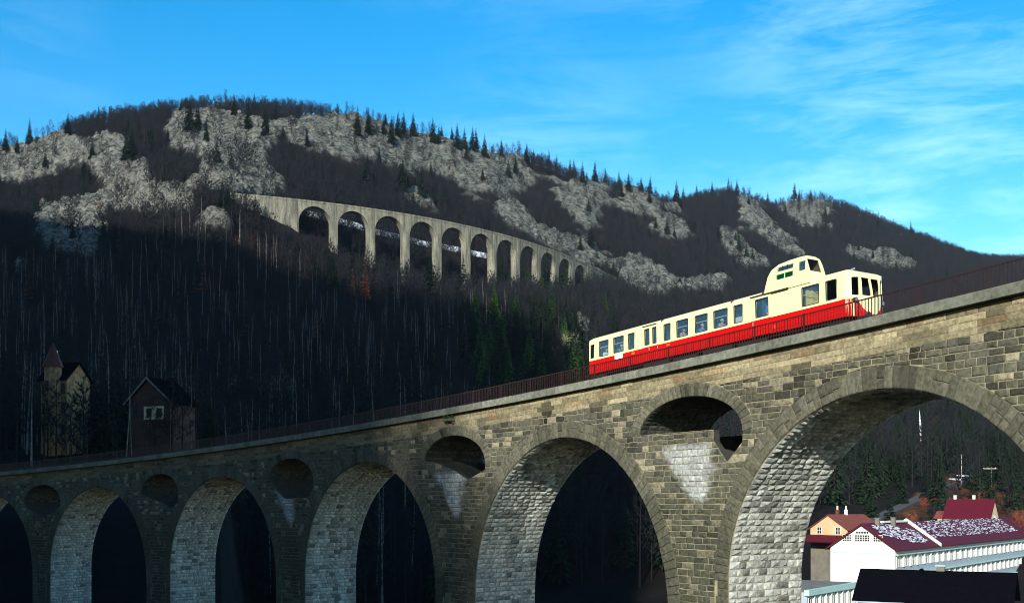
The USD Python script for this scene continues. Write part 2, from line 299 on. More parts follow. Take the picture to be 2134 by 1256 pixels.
# valley floor, the slope the camera stands on and an added unseen mountain behind it, shaped to shade the left of the valley
def near_z(x, y):
    r = np.hypot(x, y)
    z = -1.7 - np.maximum(0, r - 3) * 0.42
    z = np.maximum(z, -20.3 + 0 * r)
    w = -(x * SUN_AZ[1]) + y * SUN_AZ[0]; t = -(x * SUN_AZ[0] + y * SUN_AZ[1])
    # w: sideways (to the right, seen with the sun in the back); t: away from the sun
    Hw = np.interp(w, [-900, -500, -415, -334, -281, -245, -188, -151, -113, -86, -78, -66, -55, -50, -46, -42, -33, -25, -15, 0, 20], [470, 460, 430, 395, 388, 385, 365, 325, 265, 235, 220, 190, 165, 140, 120, 107, 96, 82, 50, 4, -25])
    hill = -25 + (Hw + 25) * np.exp(-0.5 * ((t + 200) / np.where(t > -200, 95.0, 260.0)) ** 2)
    hill += (meshkit.fbm(np.stack([x / 25, y / 25, 0 * x], -1), 4, 5) - 0.5) * 14 * np.clip((hill + 20) / 40, 0, 1)
    # bank that the near end of the viaduct runs into, to the right of the picture
    bank = -20.3 + 28.5 * np.clip((np.hypot((x - 44) / 1.0, (y - 10) / 1.0) - 34) / -14, 0, 1) * np.clip((x - 0.62 * y - 6) / 10, 0, 1)
    return np.maximum(np.maximum(z, hill), bank)
gx = np.concatenate([np.linspace(-900, -260, 65)[:-1], np.linspace(-260, 160, 141)[:-1], np.linspace(160, 700, 28)])
gy = np.concatenate([np.linspace(-900, -300, 40)[:-1], np.linspace(-300, 132, 145)])
GX, GY = np.meshgrid(gx, gy, indexing='ij')
GZ = near_z(GX, GY)
idx = np.arange(GX.size).reshape(GX.shape)
a, b, c_, d_ = idx[:-1, :-1].ravel(), idx[1:, :-1].ravel(), idx[1:, 1:].ravel(), idx[:-1, 1:].ravel()
MAT_GROUND = M('valley_ground', {'g': ('geometry', {}), 'n': ('noise_texture', {'scale': 0.12, 'detail': 8.0, 'roughness': 0.7}),
    'r': ('rgb_ramp', {'ramp': [(0.3, (0.01, 0.011, 0.007)), (0.5, (0.022, 0.02, 0.013)), (0.7, (0.045, 0.038, 0.026))]}), 'p': ('principled_bsdf', {'roughness': 0.95, 'specular_ior_level': 0.1})},
    [('g.position', 'n.vector'), ('n.fac', 'r.fac'), ('r.color', 'p.base_color')])
top('valley_ground', (np.stack([GX, GY, GZ], -1).reshape(-1, 3), np.concatenate([np.stack([a, b, c_], 1), np.stack([a, c_, d_], 1)])), MAT_GROUND, 'dark valley floor, viewpoint slope and an added unseen hill that shades the valley', None, None, 'structure', smooth=True)

# ---------------------------------------------------------------- near viaduct
VX, VY, TH, KR = 12.35432, 58.33274, -1.0166029, -0.003493054
ZD, GR = 8.327574, 0.036861
S0, PITCH = 9.288446, 25.793145
A_ = 10.3884; CD = 3.19; TC = 0.53; THICK = 5.65
PER = [(-.1386, -.242, -.647, -.198), (.1865, -.0195, .9555, -.209), (.0775, -.156, -.0086, -.131), (.101, .049, -.046, .043), (-.322, .42, -.136, .162), (.151, .025, 0, .464), (0, 0, 0, 0.2)]
def dk(s): return ZD + GR * s
def vpos(s, off):
    s = np.asarray(s, float)
    x = VX + (np.sin(TH + KR * s) - math.sin(TH)) / KR; y = VY - (np.cos(TH + KR * s) - math.cos(TH)) / KR
    h = TH + KR * s
    return x - off * np.sin(h), y + off * np.cos(h)
def vp3(s, off, z):
    x, y = vpos(s, off); return np.stack(np.broadcast_arrays(x, y, z), -1)
def to_px(p): return 1067 + F * p[..., 0] / p[..., 1], YH - F * p[..., 2] / p[..., 1]
ZB = -21.5
arches = []
for k, (ds, da, db, dz) in enumerate(PER):
    sc = S0 - k * PITCH + ds; a = A_ + da; b = 10.194 + db; zc = dk(sc) - CD + dz - b
    arches.append((sc, a, b, zc))
def arch_poly(k, grow=0.0):
    sc, a, b, zc = arches[k]; t = np.linspace(0, np.pi, 61)
    pts = [(sc - (a + grow) * math.cos(x), zc + (b + grow) * math.sin(x)) for x in t]
    return Polygon([(sc - a - grow, ZB - 2)] + pts + [(sc + a + grow, ZB - 2)])
SMALL_FLOOR = {0: [(3.69, -4.9), (2.51, -5.96), (1.45, -4.74), (1.40, -4.12), (-5.0, -4.1)],
               1: [(3.95, -4.8), (1.75, -5.5), (0.1, -4.82), (-2.3, -4.15), (-4.15, -3.9)],
               2: [(4.2, -4.9), (3.2, -5.8), (-0.8, -5.9), (-2.8, -4.85), (-3.7, -4.0)],
               3: [(4.3, -5.2), (2.6, -6.1), (1.4, -5.5), (-2.6, -4.6), (-3.6, -4.2)],
               4: [(4.2, -4.7), (3.0, -5.5), (0.0, -6.2), (-3.6, -5.1), (-4.4, -4.3)], 5: [(4, -4.8), (0, -6), (-4, -4.8)]}
small = []
for k in range(6):
    c = S0 - (k + .5) * PITCH; t = np.linspace(0, np.pi, 33)
    l, r = SMALL_FLOOR[k][-1][0], SMALL_FLOOR[k][0][0]; m, h = (l + r) / 2 + 0.25, (r - l) / 2
    yl, yr = SMALL_FLOOR[k][-1][1], max(SMALL_FLOOR[k][0][1], -4.35)
    arc = []
    for x in t:
        s = m + h * math.cos(x) * 1.0; base = yr + (yl - yr) * (1 - math.cos(x)) / 2
        arc.append((s - 0.25 * (1 - math.sin(x)), base + (-2.12 - (yl + yr) / 2) * math.sin(x)))
    pts = arc + [(q[0], q[1]) for q in SMALL_FLOOR[k][::-1]]
    small.append((c, Polygon([(c + s, dk(c) + z) for s, z in pts]).buffer(0), arc))
S_L, S_R = -150.0, 46.0
wall = Polygon([(S_L, ZB), (S_R, ZB), (S_R, dk(S_R) - TC), (S_L, dk(S_L) - TC)])
openings = shapely.union_all([arch_poly(k) for k in range(7)] + [s[1] for s in small])
face = wall.difference(openings)
viaduct = thing('stone_viaduct', 'tall curved stone viaduct of round arches carrying the red and cream railcar', 'viaduct')
# core: mortar-coloured wall, 2 m strips so that it follows the curve
strips = np.arange(S_L, S_R, 2.0)
cv, cf, n0 = [], [], 0
def tone_mortar(p):
    s, z = p
    return np.array([0.30, 0.27, 0.19])
for s in strips:
    piece = face.intersection(sbox(s, ZB, s + 2.0, 60))
    for g in getattr(piece, 'geoms', [piece]):
        if g.geom_type != 'Polygon' or g.area < 1e-4: continue
        v, f = trimesh.creation.triangulate_polygon(g, engine='earcut')
        for off, fl in ((0.012, 1), (THICK, -1)):
            cv.append(vp3(v[:, 0], off, v[:, 1])); cf.append(np.asarray(f)[:, ::fl] + n0); n0 += len(v)
def ribbon(line, o0=0.012, o1=THICK):
    global n0
    p = np.array(line); q = [p[0]]
    for i in range(1, len(p)):
        L = np.hypot(*(p[i] - p[i - 1])); m = max(1, int(L / 2.0))
        q += [p[i - 1] + (p[i] - p[i - 1]) * j / m for j in range(1, m + 1)]
    q = np.array(q); v = np.concatenate([vp3(q[:, 0], o0, q[:, 1]), vp3(q[:, 0], o1, q[:, 1])]); n = len(q)
    f = [[i, i + 1, n + i + 1] for i in range(n - 1)] + [[i, n + i + 1, n + i] for i in range(n - 1)]
    cv.append(v); cf.append(np.array(f) + n0); n0 += len(v)
for g in getattr(face, 'geoms', [face]): ribbon(g.exterior.coords)
n_outer = n0
for k, (cs, poly, arc) in enumerate(small):      # small vaults: a wall 0.45 m thick closes each side below the opening, with a hollow added between to darken the opening
    A = [(cs + x, dk(cs) + y) for x, y in arc]; fl_ = [(cs + x, dk(cs) + y) for x, y in SMALL_FLOOR[k]]      # arc from right to left; floor from right to left
    ribbon(A); ribbon([A[-1], fl_[-1]]); ribbon([A[0], fl_[0]])
    ribbon(fl_, 0.012, 0.45); ribbon(fl_, THICK - 0.45, THICK)
    zb_ = dk(cs) - 8.0; pit = [fl_[-1], (cs - 1.6, zb_), (cs + 1.6, zb_), fl_[0]]; ribbon(pit, 0.45, THICK - 0.45)
    pg = Polygon(pit + fl_).buffer(0)
    for g in getattr(pg, 'geoms', [pg]):
        v, f = trimesh.creation.triangulate_polygon(g, engine='earcut')
        for off in (0.45, THICK - 0.45): cv.append(vp3(v[:, 0], off, v[:, 1])); cf.append(np.asarray(f) + n0); n0 += len(v)
CV = np.concatenate(cv); CF = np.concatenate(cf)
rngv = np.random.default_rng(7)
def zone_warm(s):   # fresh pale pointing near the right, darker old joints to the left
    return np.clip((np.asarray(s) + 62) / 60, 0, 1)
def s_of(p):        # arc position of a point near the curve
    best = np.linspace(S_L, S_R, 1961); bx_, by_ = vpos(best, 0.0)
    from scipy.spatial import cKDTree
    return best[cKDTree(np.stack([bx_, by_], 1)).query(p[:, :2])[1]]
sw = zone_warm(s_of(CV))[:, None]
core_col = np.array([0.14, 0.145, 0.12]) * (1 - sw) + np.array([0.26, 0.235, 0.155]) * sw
core_col[n_outer:] = (0.038, 0.038, 0.032)      # shade inside the small vaults painted into their colour
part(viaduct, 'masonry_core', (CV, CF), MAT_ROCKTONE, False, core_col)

stones = []      # (name, V, F, colour, screen area)
def add_stone(name, pts, mapf, proud, bulge, col, shrink=0.86, joint=0.022):
    """pts: polygon in the surface's own plane; mapf(pts2, height) -> 3-D."""
    p = np.asarray(pts, float); c = p.mean(0); n = len(p)
    size = np.maximum(np.ptp(p, axis=0), 0.05)
    q0 = c + (p - c) * np.maximum(0.5, 1 - 2 * joint / size)
    q1 = c + (q0 - c) * shrink
    cc = c + (rngv.random(2) - 0.5) * size * 0.35
    col = col(np.concatenate([q0, q0, q1, cc[None]])) if callable(col) else col
    v = np.concatenate([mapf(q0, np.full(n, -0.06)), mapf(q0, np.full(n, proud * 0.45)), mapf(q1, proud + (rngv.random(n) - 0.5) * bulge * 0.7), mapf(cc[None], np.array([proud + bulge]))])
    f = []
    for r in range(2):
        for i in range(n):
            j = (i + 1) % n
            f += [[r * n + i, r * n + j, (r + 1) * n + j], [r * n + i, (r + 1) * n + j, (r + 1) * n + i]]
    f += [[2 * n + i, 2 * n + (i + 1) % n, 3 * n] for i in range(n)]
    uu, vv = to_px(v[n:2 * n]); um, vm = uu.mean(), vv.mean()
    area = abs(0.5 * np.sum(uu * np.roll(vv, -1) - vv * np.roll(uu, -1)))
    if not (0 < um < 2134 and 0 < vm < 1256): area = 0
    stones.append((name, v, np.array(f), np.broadcast_to(np.asarray(col, float), v.shape), area))
def face_map(q, h): return vp3(q[:, 0], -h, q[:, 1])
STAINS = [4.2, 11.4, 15.6, -4.5, -18.0, -31.0, -44.0, -57.0, -84.0]
def face_tone(s, z, kind='face'):
    r = rngv.random(3); d = dk(s) - z; wz = float(zone_warm(s))
    grey = np.array([0.085, 0.085, 0.068]); brown = np.array([0.104, 0.103, 0.070]); pale = np.array([0.24, 0.22, 0.15]); moss = np.array([0.030, 0.036, 0.022])
    c = grey + (brown - grey) * r[0]
    if r[1] > 0.86: c = pale
    if r[1] < 0.12: c = c * 0.55
    low = np.clip((d - 5.5) / 5.0, 0, 1)
    m = low * (0.45 + 0.4 * meshkit.noise(np.array([s / 2.2, z / 3.5, 0.3]), 4))
    c = c * (1 - m) + moss * m
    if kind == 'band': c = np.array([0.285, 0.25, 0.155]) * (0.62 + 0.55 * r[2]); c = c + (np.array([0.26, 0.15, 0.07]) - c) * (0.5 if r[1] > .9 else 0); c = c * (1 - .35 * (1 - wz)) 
    if kind == 'ring': c = (np.array([0.104, 0.102, 0.070]) + (np.array([0.10, 0.098, 0.075]) - np.array([0.104, 0.102, 0.070])) * r[0]) * (0.8 + 0.4 * r[2]); c = c * (1 - m * .8) + moss * m * .8
    lf = meshkit.fbm(np.array([s / 2.6, z / 1.9, 1.7]), 3, 41); st_ = meshkit.fbm(np.array([s / 0.55, z / 5.0, 2.2]), 2, 43)
    c = c * (0.62 + 0.85 * lf) * (1 - 0.42 * np.clip((st_ - .55) * 6, 0, 1) * np.clip(1.15 - d / 9, 0, 1))
    for st in STAINS:
        e = math.exp(-((s - st) / 0.38) ** 2) * max(0, 1 - abs(d - 1.9) / 1.9)
        c = c * (1 - 0.75 * e)
    return c
ring_w, sring_w = 1.08, 0.75
rings = shapely.union_all([arch_poly(k, ring_w) for k in range(7)] + [s[1].buffer(sring_w) for s in small])
def ring_out(arc):
    A = np.array(arc); ctr = np.array([A[:, 0].mean(), A[:, 1].min() - 0.8]); d = A - ctr; return A + d / np.linalg.norm(d, axis=1)[:, None] * 0.80
upper_small = shapely.union_all([Polygon([(s[0] + x, dk(s[0]) + y) for x, y in ring_out(s[2])]).buffer(0) for s in small])
main_rings = shapely.union_all([arch_poly(k, ring_w) for k in range(7)])
field = face.difference(main_rings).difference(upper_small)
ZMINV = -15.5
# coursed field
z = ZMINV
while z < 9.6:
    h = rngv.uniform(0.28, 0.44)
    s = -126.0 + rngv.random()
    while s < 27:
        L = rngv.uniform(0.38, 0.98)
        q = sbox(s, z, s + L, z + h); mid = s + L / 2
        s += L
        top_lim = dk(mid) - 1.72
        if z > top_lim: continue
        if z + h > top_lim: q = q.intersection(Polygon([(mid - 3, -30), (mid + 3, -30), (mid + 3, dk(mid + 3) - 1.72), (mid - 3, dk(mid - 3) - 1.72)]))
        u_, v_ = to_px(vp3(mid, 0, z + h / 2))
        if v_ > 1330 or u_ < -60 or u_ > 2300: continue
        q = q.intersection(field)
        for g in getattr(q, 'geoms', [q]):
            if g.geom_type != 'Polygon' or g.area < 0.025: continue
            g = g.simplify(0.04); pts = np.array(g.exterior.coords)[:-1][::-1] + rngv.uniform(-.018, .018, (len(g.exterior.coords) - 1, 2))
            if Polygon(pts).exterior.is_ccw: pts = pts[::-1]
            c0, (cs, polyS, arc) = 0, small[min(5, max(0, int(round(-(mid - S0) / PITCH - .5))))]
            colr = face_tone(mid, z)
            def limed(q, base=colr, cs=cs, k=rngv.uniform(.75, 1.1)):      # limewash run on the filling under the small arch
                ds, dd = q[:, 0] - cs, q[:, 1] - dk(cs)
                wdt = np.interp(dd, [-8.4, -7.6, -5.1, -4.7], [0.25, 0.8, 2.2, 2.4]); cen = np.interp(dd, [-8.2, -5], [0.3, -0.7])
                n_ = meshkit.fbm(np.stack([q[:, 0] / .7, q[:, 1] / .9, 0 * ds], -1), 3, 61) - .5
                a = np.clip((1 - np.abs(ds - cen) / wdt + n_ * 1.1) * 2.2, 0, 1) * np.clip((dd + 8.5) * 1.5, 0, 1) * np.clip((-4.75 - dd) * 3, 0, 1)
                return base + (np.array([0.36, 0.385, 0.38]) * k - base) * a[:, None]
            if cs > -60 and abs(mid - cs) < 3.5 and -9 < z - dk(cs) < -4.3: colr = limed
            add_stone('stone', pts, face_map, rngv.uniform(0.0, 0.05), rngv.uniform(0.0, 0.035), colr)
    z += h
# flat band of long courses under the coping, parallel to the track
for row in range(4):
    s = -126.0 + rngv.random()
    while s < 27:
        L = rngv.uniform(0.9, 1.9); e = s + L; t0, t1 = -TC - 0.30 * row, -TC - 0.30 * (row + 1)
        q = Polygon([(s, dk(s) + t1), (e, dk(e) + t1), (e, dk(e) + t0), (s, dk(s) + t0)]).intersection(field)
        for g in getattr(q, 'geoms', [q]):
            if g.geom_type != 'Polygon' or g.area < 0.03: continue
            pts = np.array(g.simplify(0.03).exterior.coords)[:-1]
            if not g.exterior.is_ccw: pts = pts[::-1]
            add_stone('stone', pts, face_map, rngv.uniform(0.0, 0.022), 0.01, face_tone((s + e) / 2, dk(s) + t1, 'band'), 0.93, 0.012)
        s = e
# voussoirs of the great arches and quoins of the jambs
for k in range(7):
    sc, a, b, zc = arches[k]
    nv = 74
    for i in range(nv):
        t0, t1 = np.pi * i / nv, np.pi * (i + 1) / nv
        splits = [0.0, 1.0] if rngv.random() < 0.6 else [0.0, rngv.uniform(0.4, 0.6), 1.0]
        for r0, r1 in zip(splits[:-1], splits[1:]):
            P = lambda t, r: (sc - (a + ring_w * r) * math.cos(t), zc + (b + ring_w * r) * math.sin(t))
            pts = [P(t0, r0), P(t0, r1), P(t1, r1), P(t1, r0)][::-1]
            g = Polygon(pts).intersection(face)
            if g.geom_type != 'Polygon' or g.area < 0.03: continue
            pts = np.array(g.simplify(0.03).exterior.coords)[:-1]
            if not g.exterior.is_ccw: pts = pts[::-1]
            add_stone('voussoir', pts, face_map, 0.06 + rngv.uniform(0, 0.03), 0.02, face_tone(pts[:, 0].mean(), pts[:, 1].mean(), 'ring'), 0.9, 0.010)
    zq = zc
    while zq > ZMINV:
        h = rngv.uniform(0.38, 0.5)
        for sg in (-1, 1):
            e0, e1 = sorted((sc + sg * a, sc + sg * (a + ring_w * rngv.uniform(0.75, 0.999))))
            pts = np.array([(e0, zq - h), (e1, zq - h), (e1, zq), (e0, zq)])
            add_stone('quoin', pts, face_map, 0.05, 0.02, face_tone(e0, zq, 'ring'), 0.9, 0.012)
            e0, e1 = sorted((sc + sg * a, sc + sg * (a + ring_w)))
        zq -= h
# small arch rings
for cs, poly, arc in small:
    A = np.array(arc); seg = np.concatenate([[0], np.cumsum(np.hypot(*np.diff(A, axis=0).T))]); nv = int(seg[-1] / 0.34)
    ctr = np.array([A[:, 0].mean(), A[:, 1].min() - 0.8])
    for i in range(nv):
        q = [np.array([np.interp(seg[-1] * x / nv, seg, A[:, 0]), np.interp(seg[-1] * x / nv, seg, A[:, 1])]) for x in (i, i + 1)]
        o = [x + (x - ctr) / np.linalg.norm(x - ctr) * 0.78 for x in q]
        pts = np.array([q[0], o[0], o[1], q[1]]) + [cs, dk(cs)]
        g = Polygon(pts).intersection(face.difference(main_rings))
        if g.geom_type != 'Polygon' or g.area < 0.03: continue
        pts = np.array(g.simplify(0.03).exterior.coords)[:-1]
        if not g.exterior.is_ccw: pts = pts[::-1]
        add_stone('voussoir', pts, face_map, 0.05, 0.02, face_tone(pts[:, 0].mean(), pts[:, 1].mean(), 'ring') * 1.1, 0.9, 0.01)
# rock-faced stones lining the arches: left jamb, up over the crown
for k in range(6):
    sc, a, b, zc = arches[k]
    tt = np.linspace(0, np.pi, 400)
    prof = [(sc - a, zc - 12.5)] + [(sc - a * math.cos(t), zc + b * math.sin(t)) for t in tt]
    prof = np.array(prof); L = np.concatenate([[0], np.cumsum(np.hypot(*np.diff(prof, axis=0).T))])
    nrm = np.array([(1.0, 0.0)] + [((b * math.cos(t)), -(a * math.sin(t))) for t in tt]); nrm /= np.linalg.norm(nrm, axis=1)[:, None]
    def rmap(q, h, prof=prof, L=L, nrm=nrm):
        s = np.interp(q[:, 0], L, prof[:, 0]) + np.interp(q[:, 0], L, nrm[:, 0]) * h
        zz_ = np.interp(q[:, 0], L, prof[:, 1]) + np.interp(q[:, 0], L, nrm[:, 1]) * h
        return vp3(s, q[:, 1], zz_)
    t = 0.0; lim = np.interp(np.pi * 0.66, tt, L[1:])
    while t < lim:
        h = rngv.uniform(0.30, 0.42); w = 0.05
        while w < THICK - 0.05:
            l = min(rngv.uniform(0.42, 0.85), THICK - w)
            if THICK - w - l < 0.2: l = THICK - w
            zm = np.interp(t, L, prof[:, 1]); u_, v_ = to_px(vp3(np.interp(t, L, prof[:, 0]), w, zm))
            if v_ < 1340 and u_ > -150:
                x = rngv.random()
                colr = np.array([0.40, 0.41, 0.37]) * (0.62 + 0.5 * x)
                streak = meshkit.noise(np.array([w * 1.9, t / 9.0, k * 3.1]), 9)
                colr = colr * (0.62 + 0.62 * streak)
                if x < 0.10: colr = colr * 0.62
                q = np.array([(t, w), (t, w + l), (t + h, w + l), (t + h, w)])[::-1]
                add_stone('arch_stone', q, rmap, rngv.uniform(0.02, 0.06), rngv.uniform(0.03, 0.10), colr, 0.72, 0.02)
            w += l
        t += h
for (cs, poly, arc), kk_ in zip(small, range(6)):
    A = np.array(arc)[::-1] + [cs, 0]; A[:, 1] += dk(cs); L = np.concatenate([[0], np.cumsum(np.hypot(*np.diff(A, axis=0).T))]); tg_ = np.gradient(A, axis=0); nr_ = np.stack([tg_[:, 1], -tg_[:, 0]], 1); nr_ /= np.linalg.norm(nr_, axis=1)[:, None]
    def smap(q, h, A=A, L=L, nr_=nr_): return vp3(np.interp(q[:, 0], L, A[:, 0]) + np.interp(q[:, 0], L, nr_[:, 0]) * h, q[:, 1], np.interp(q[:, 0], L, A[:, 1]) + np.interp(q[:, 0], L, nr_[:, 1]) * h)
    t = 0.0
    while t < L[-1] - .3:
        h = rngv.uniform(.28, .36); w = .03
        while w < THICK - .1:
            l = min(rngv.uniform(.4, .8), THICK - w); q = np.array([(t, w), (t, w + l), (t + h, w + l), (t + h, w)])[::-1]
            add_stone('arch_stone', q, smap, .03, rngv.uniform(.02, .06), np.array([0.050, 0.052, 0.044]) * rngv.uniform(.6, 1.4), .75, .02); w += l  # lining stones darkened in colour to stand for the vault shade
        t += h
# deposit: largest on screen one by one, the rest of each kind joined
def deposit(kind, parent, mat, most=300, label_rest=None):
    mine = [s for s in stones if s[0] == kind]
    order = sorted(range(len(mine)), key=lambda i: -mine[i][4])
    for i in order[:most]:
        _, v, f, c, ar = mine[i]; part(parent, kind, (v, f), mat, False, c)
    rest = [mine[i] for i in order[most:]]
    if rest:
        v = np.concatenate([r[1] for r in rest]); o = np.cumsum([0] + [len(r[1]) for r in rest])
        f = np.concatenate([r[2] + o[i] for i, r in enumerate(rest)]); c = np.concatenate([np.broadcast_to(r[3], r[1].shape) for r in rest])
        part(parent, 'smaller_' + kind + 's' if False else 'far_' + kind, (v, f), mat, False, c, kind='stuff')
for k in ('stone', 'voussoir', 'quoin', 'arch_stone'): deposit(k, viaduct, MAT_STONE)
print('stones', len(stones), 'tris', sum(len(s[2]) for s in stones))
# coping blocks
stones.clear()
s = -128.0
def block(s0, s1, o0, o1, z0, z1, bev=0.03):
    ss_ = np.array([s0 + 0.008, s1 - 0.008]); v = []
    prof = [(o0, z0), (o0, z1 - bev), (o0 + bev, z1), (o1, z1), (o1, z0)]
    for x in ss_:
        for o, zz_ in prof: v.append(vp3(x, o, dk(x) + zz_))
    n = len(prof); f = []
    for i in range(n):
        j = (i + 1) % n; f += [[i, j, n + j], [i, n + j, n + i]]
    f += [[0, i + 1, i] for i in range(1, n - 1)][::1] + [[n, n + i, n + i + 1] for i in range(1, n - 1)]
    return np.array(v), np.array(f)
while s < S_R:
    L = rngv.uniform(1.0, 1.35); v, f = block(s, s + L, -0.38 + rngv.uniform(-.012, .012), 0.42, -TC + 0.05, rngv.uniform(-.012, .006))
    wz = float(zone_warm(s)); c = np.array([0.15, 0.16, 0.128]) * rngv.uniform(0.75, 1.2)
    uu, vv = to_px(v); stones.append(('coping_stone', v, f, c, np.ptp(uu) * np.ptp(vv))); s += L
deposit('coping_stone', viaduct, MAT_COPING)
hi = [block(x, x + 2, THICK - 0.42, THICK + 0.24, -TC, 0.0, 0.03) for x in np.arange(-128, S_R, 2.0)]
part(viaduct, 'far_coping', (np.concatenate([l[0] for l in hi]), np.concatenate([l[1] + len(hi[0][0]) * i for i, l in enumerate(hi)])), MAT_COPING, False, (0.17, 0.18, 0.14))
# track bed, sleepers and rails on the deck
def sweep(profile, s0, s1, step=2.0):      # profile in (off, z above deck line)
    ss_ = np.arange(s0, s1 + 1e-6, step); n = len(profile); v = np.concatenate([np.stack([vp3(x, o_, dk(x) + z_) for o_, z_ in profile]) for x in ss_]); f = []
    for i in range(len(ss_) - 1):
        for j in range(n):
            k = (j + 1) % n; f += [[i * n + j, i * n + k, (i + 1) * n + k], [i * n + j, (i + 1) * n + k, (i + 1) * n + j]]
    f += [[0, j + 1, j] for j in range(1, n - 1)]; e = (len(ss_) - 1) * n; f += [[e, e + j, e + j + 1] for j in range(1, n - 1)]
    return v, np.array(f)
TRK = THICK / 2
bed = top('track_bed', sweep([(0.42, -0.30), (0.42, -0.24), (1.0, -0.16), (THICK - 1.0, -0.16), (THICK - 0.42, -0.24), (THICK - 0.42, -0.6), (0.42, -0.6)], -150, 46), MAT_BALLAST, 'stone ballast bed on top of the near viaduct', None, None, 'structure')
rt = thing('railway_track', 'single railway track along the top of the near viaduct', 'railway track')
for o_ in (TRK - 0.75, TRK + 0.75):
    part(rt, 'rail', sweep([(o_ - .035, -0.02), (o_ - .035, 0.06), (o_ + .035, 0.06), (o_ + .035, -0.02)], -128, 44), MAT_DARKSTEEL)
sl = []
for x in np.arange(-60, 40, 0.65):
    v = np.stack([vp3(x + a, TRK + b, dk(x) + c) for a in (-.12, .12) for b in (-1.2, 1.2) for c in (-.17, -.03)])
    sl.append(trimesh.convex.convex_hull(v))
part(rt, 'sleepers', cat(sl), plain('sleeper_wood', (0.06, 0.045, 0.035), 0.9), kind='stuff')
# railings
def railing(off, label, indiv):
    r = thing('iron_railing', label, 'railing')
    for zz_, hh in ((0.98, 0.055), (0.10, 0.045), (0.52, 0.03)):
        if zz_ == 0.52 : continue
        part(r, 'top_rail' if zz_ > .9 else 'bottom_rail', sweep([(off - .03, zz_), (off - .03, zz_ + hh), (off + .03, zz_ + hh), (off + .03, zz_)], -128, 44), MAT_RAILING)
    bars, posts = [], []
    s_post = 11.394 + 3.5 * np.arange(-40, 10)
    for x in s_post:
        if -127 < x < 43:
            v = np.stack([vp3(x + a, off + b, dk(x) + c) for a in (-.035, .035) for b in (-.035, .035) for c in (-.02, 1.06)]); posts.append((x, trimesh.convex.convex_hull(v)))
    for x in np.arange(11.394 - 139, 43, 3.5 / 18):
        if np.abs(s_post - x).min() < 0.05: continue
        v = np.stack([vp3(x + a, off + b, dk(x) + c) for a in (-.013, .013) for b in (-.02, .02) for c in (.10, .99)]); bars.append((x, trimesh.convex.convex_hull(v)))
    for x, m in posts: part(r, 'post', m, MAT_RAILING)
    bars.sort(key=lambda q: -q[0] if q[0] < 21 else 1000)
    n = 300 if indiv else 0
    for x, m in bars[:n]: part(r, 'baluster', m, MAT_RAILING)
    part(r, 'far_baluster' if n else 'balusters', cat([m for _, m in bars[n:]]), MAT_RAILING, kind='stuff')
railing(0.12, 'rust red iron railing along the near edge of the viaduct, in front of the railcar', True)
railing(THICK - 0.12, 'rust red iron railing along the far edge of the viaduct, behind the railcar', False)
# drain spouts with plants on their ledges
for u_, v_, lab in ((335, 955, 'small stone drain ledge under the coping at the far left of the near viaduct'), (940, 871, 'small plant-grown drain ledge under the coping of the near viaduct, left of the middle')):
    best = np.linspace(-127, 20, 3000); uu, vv = to_px(vp3(best, 0, dk(best) - 0.5)); s = float(np.interp(u_, uu, best))
    t = thing('drain_ledge', lab, 'drain ledge')
    v = np.stack([vp3(s + a, b, dk(s) + c) for a in (-.55, .55) for b in (-.42, .04) for c in (-.98, -.78)]); part(t, 'slab', trimesh.convex.convex_hull(v), MAT_COPING, False, (0.12, 0.13, 0.10))
    for e in (-.4, .4):
        v = np.stack([vp3(s + e + a, b, dk(s) + c) for a in (-.08, .08) for b, c in ((-.34, -.98), (.04, -.98), (.04, -1.3))]); part(t, 'bracket', trimesh.convex.convex_hull(v), MAT_COPING, False, (0.10, 0.11, 0.09))
    rg = np.random.default_rng(5); tri = []
    for i in range(140):
        p0 = vp3(s + rg.uniform(-.5, .5), rg.uniform(-.4, -.02), dk(s) - .78); dirn = np.array([rg.normal(0, .5), rg.normal(-.3, .5), rg.uniform(.2, 1)]); dirn *= rg.uniform(.15, .38) / np.linalg.norm(dirn); sd = rg.normal(0, .04, 3)
        tri.append(trimesh.Trimesh([p0 - sd, p0 + sd, p0 + dirn], [[0, 1, 2]], process=False))
    part(t, 'plants', cat(tri), MAT_GRASS, kind='stuff')

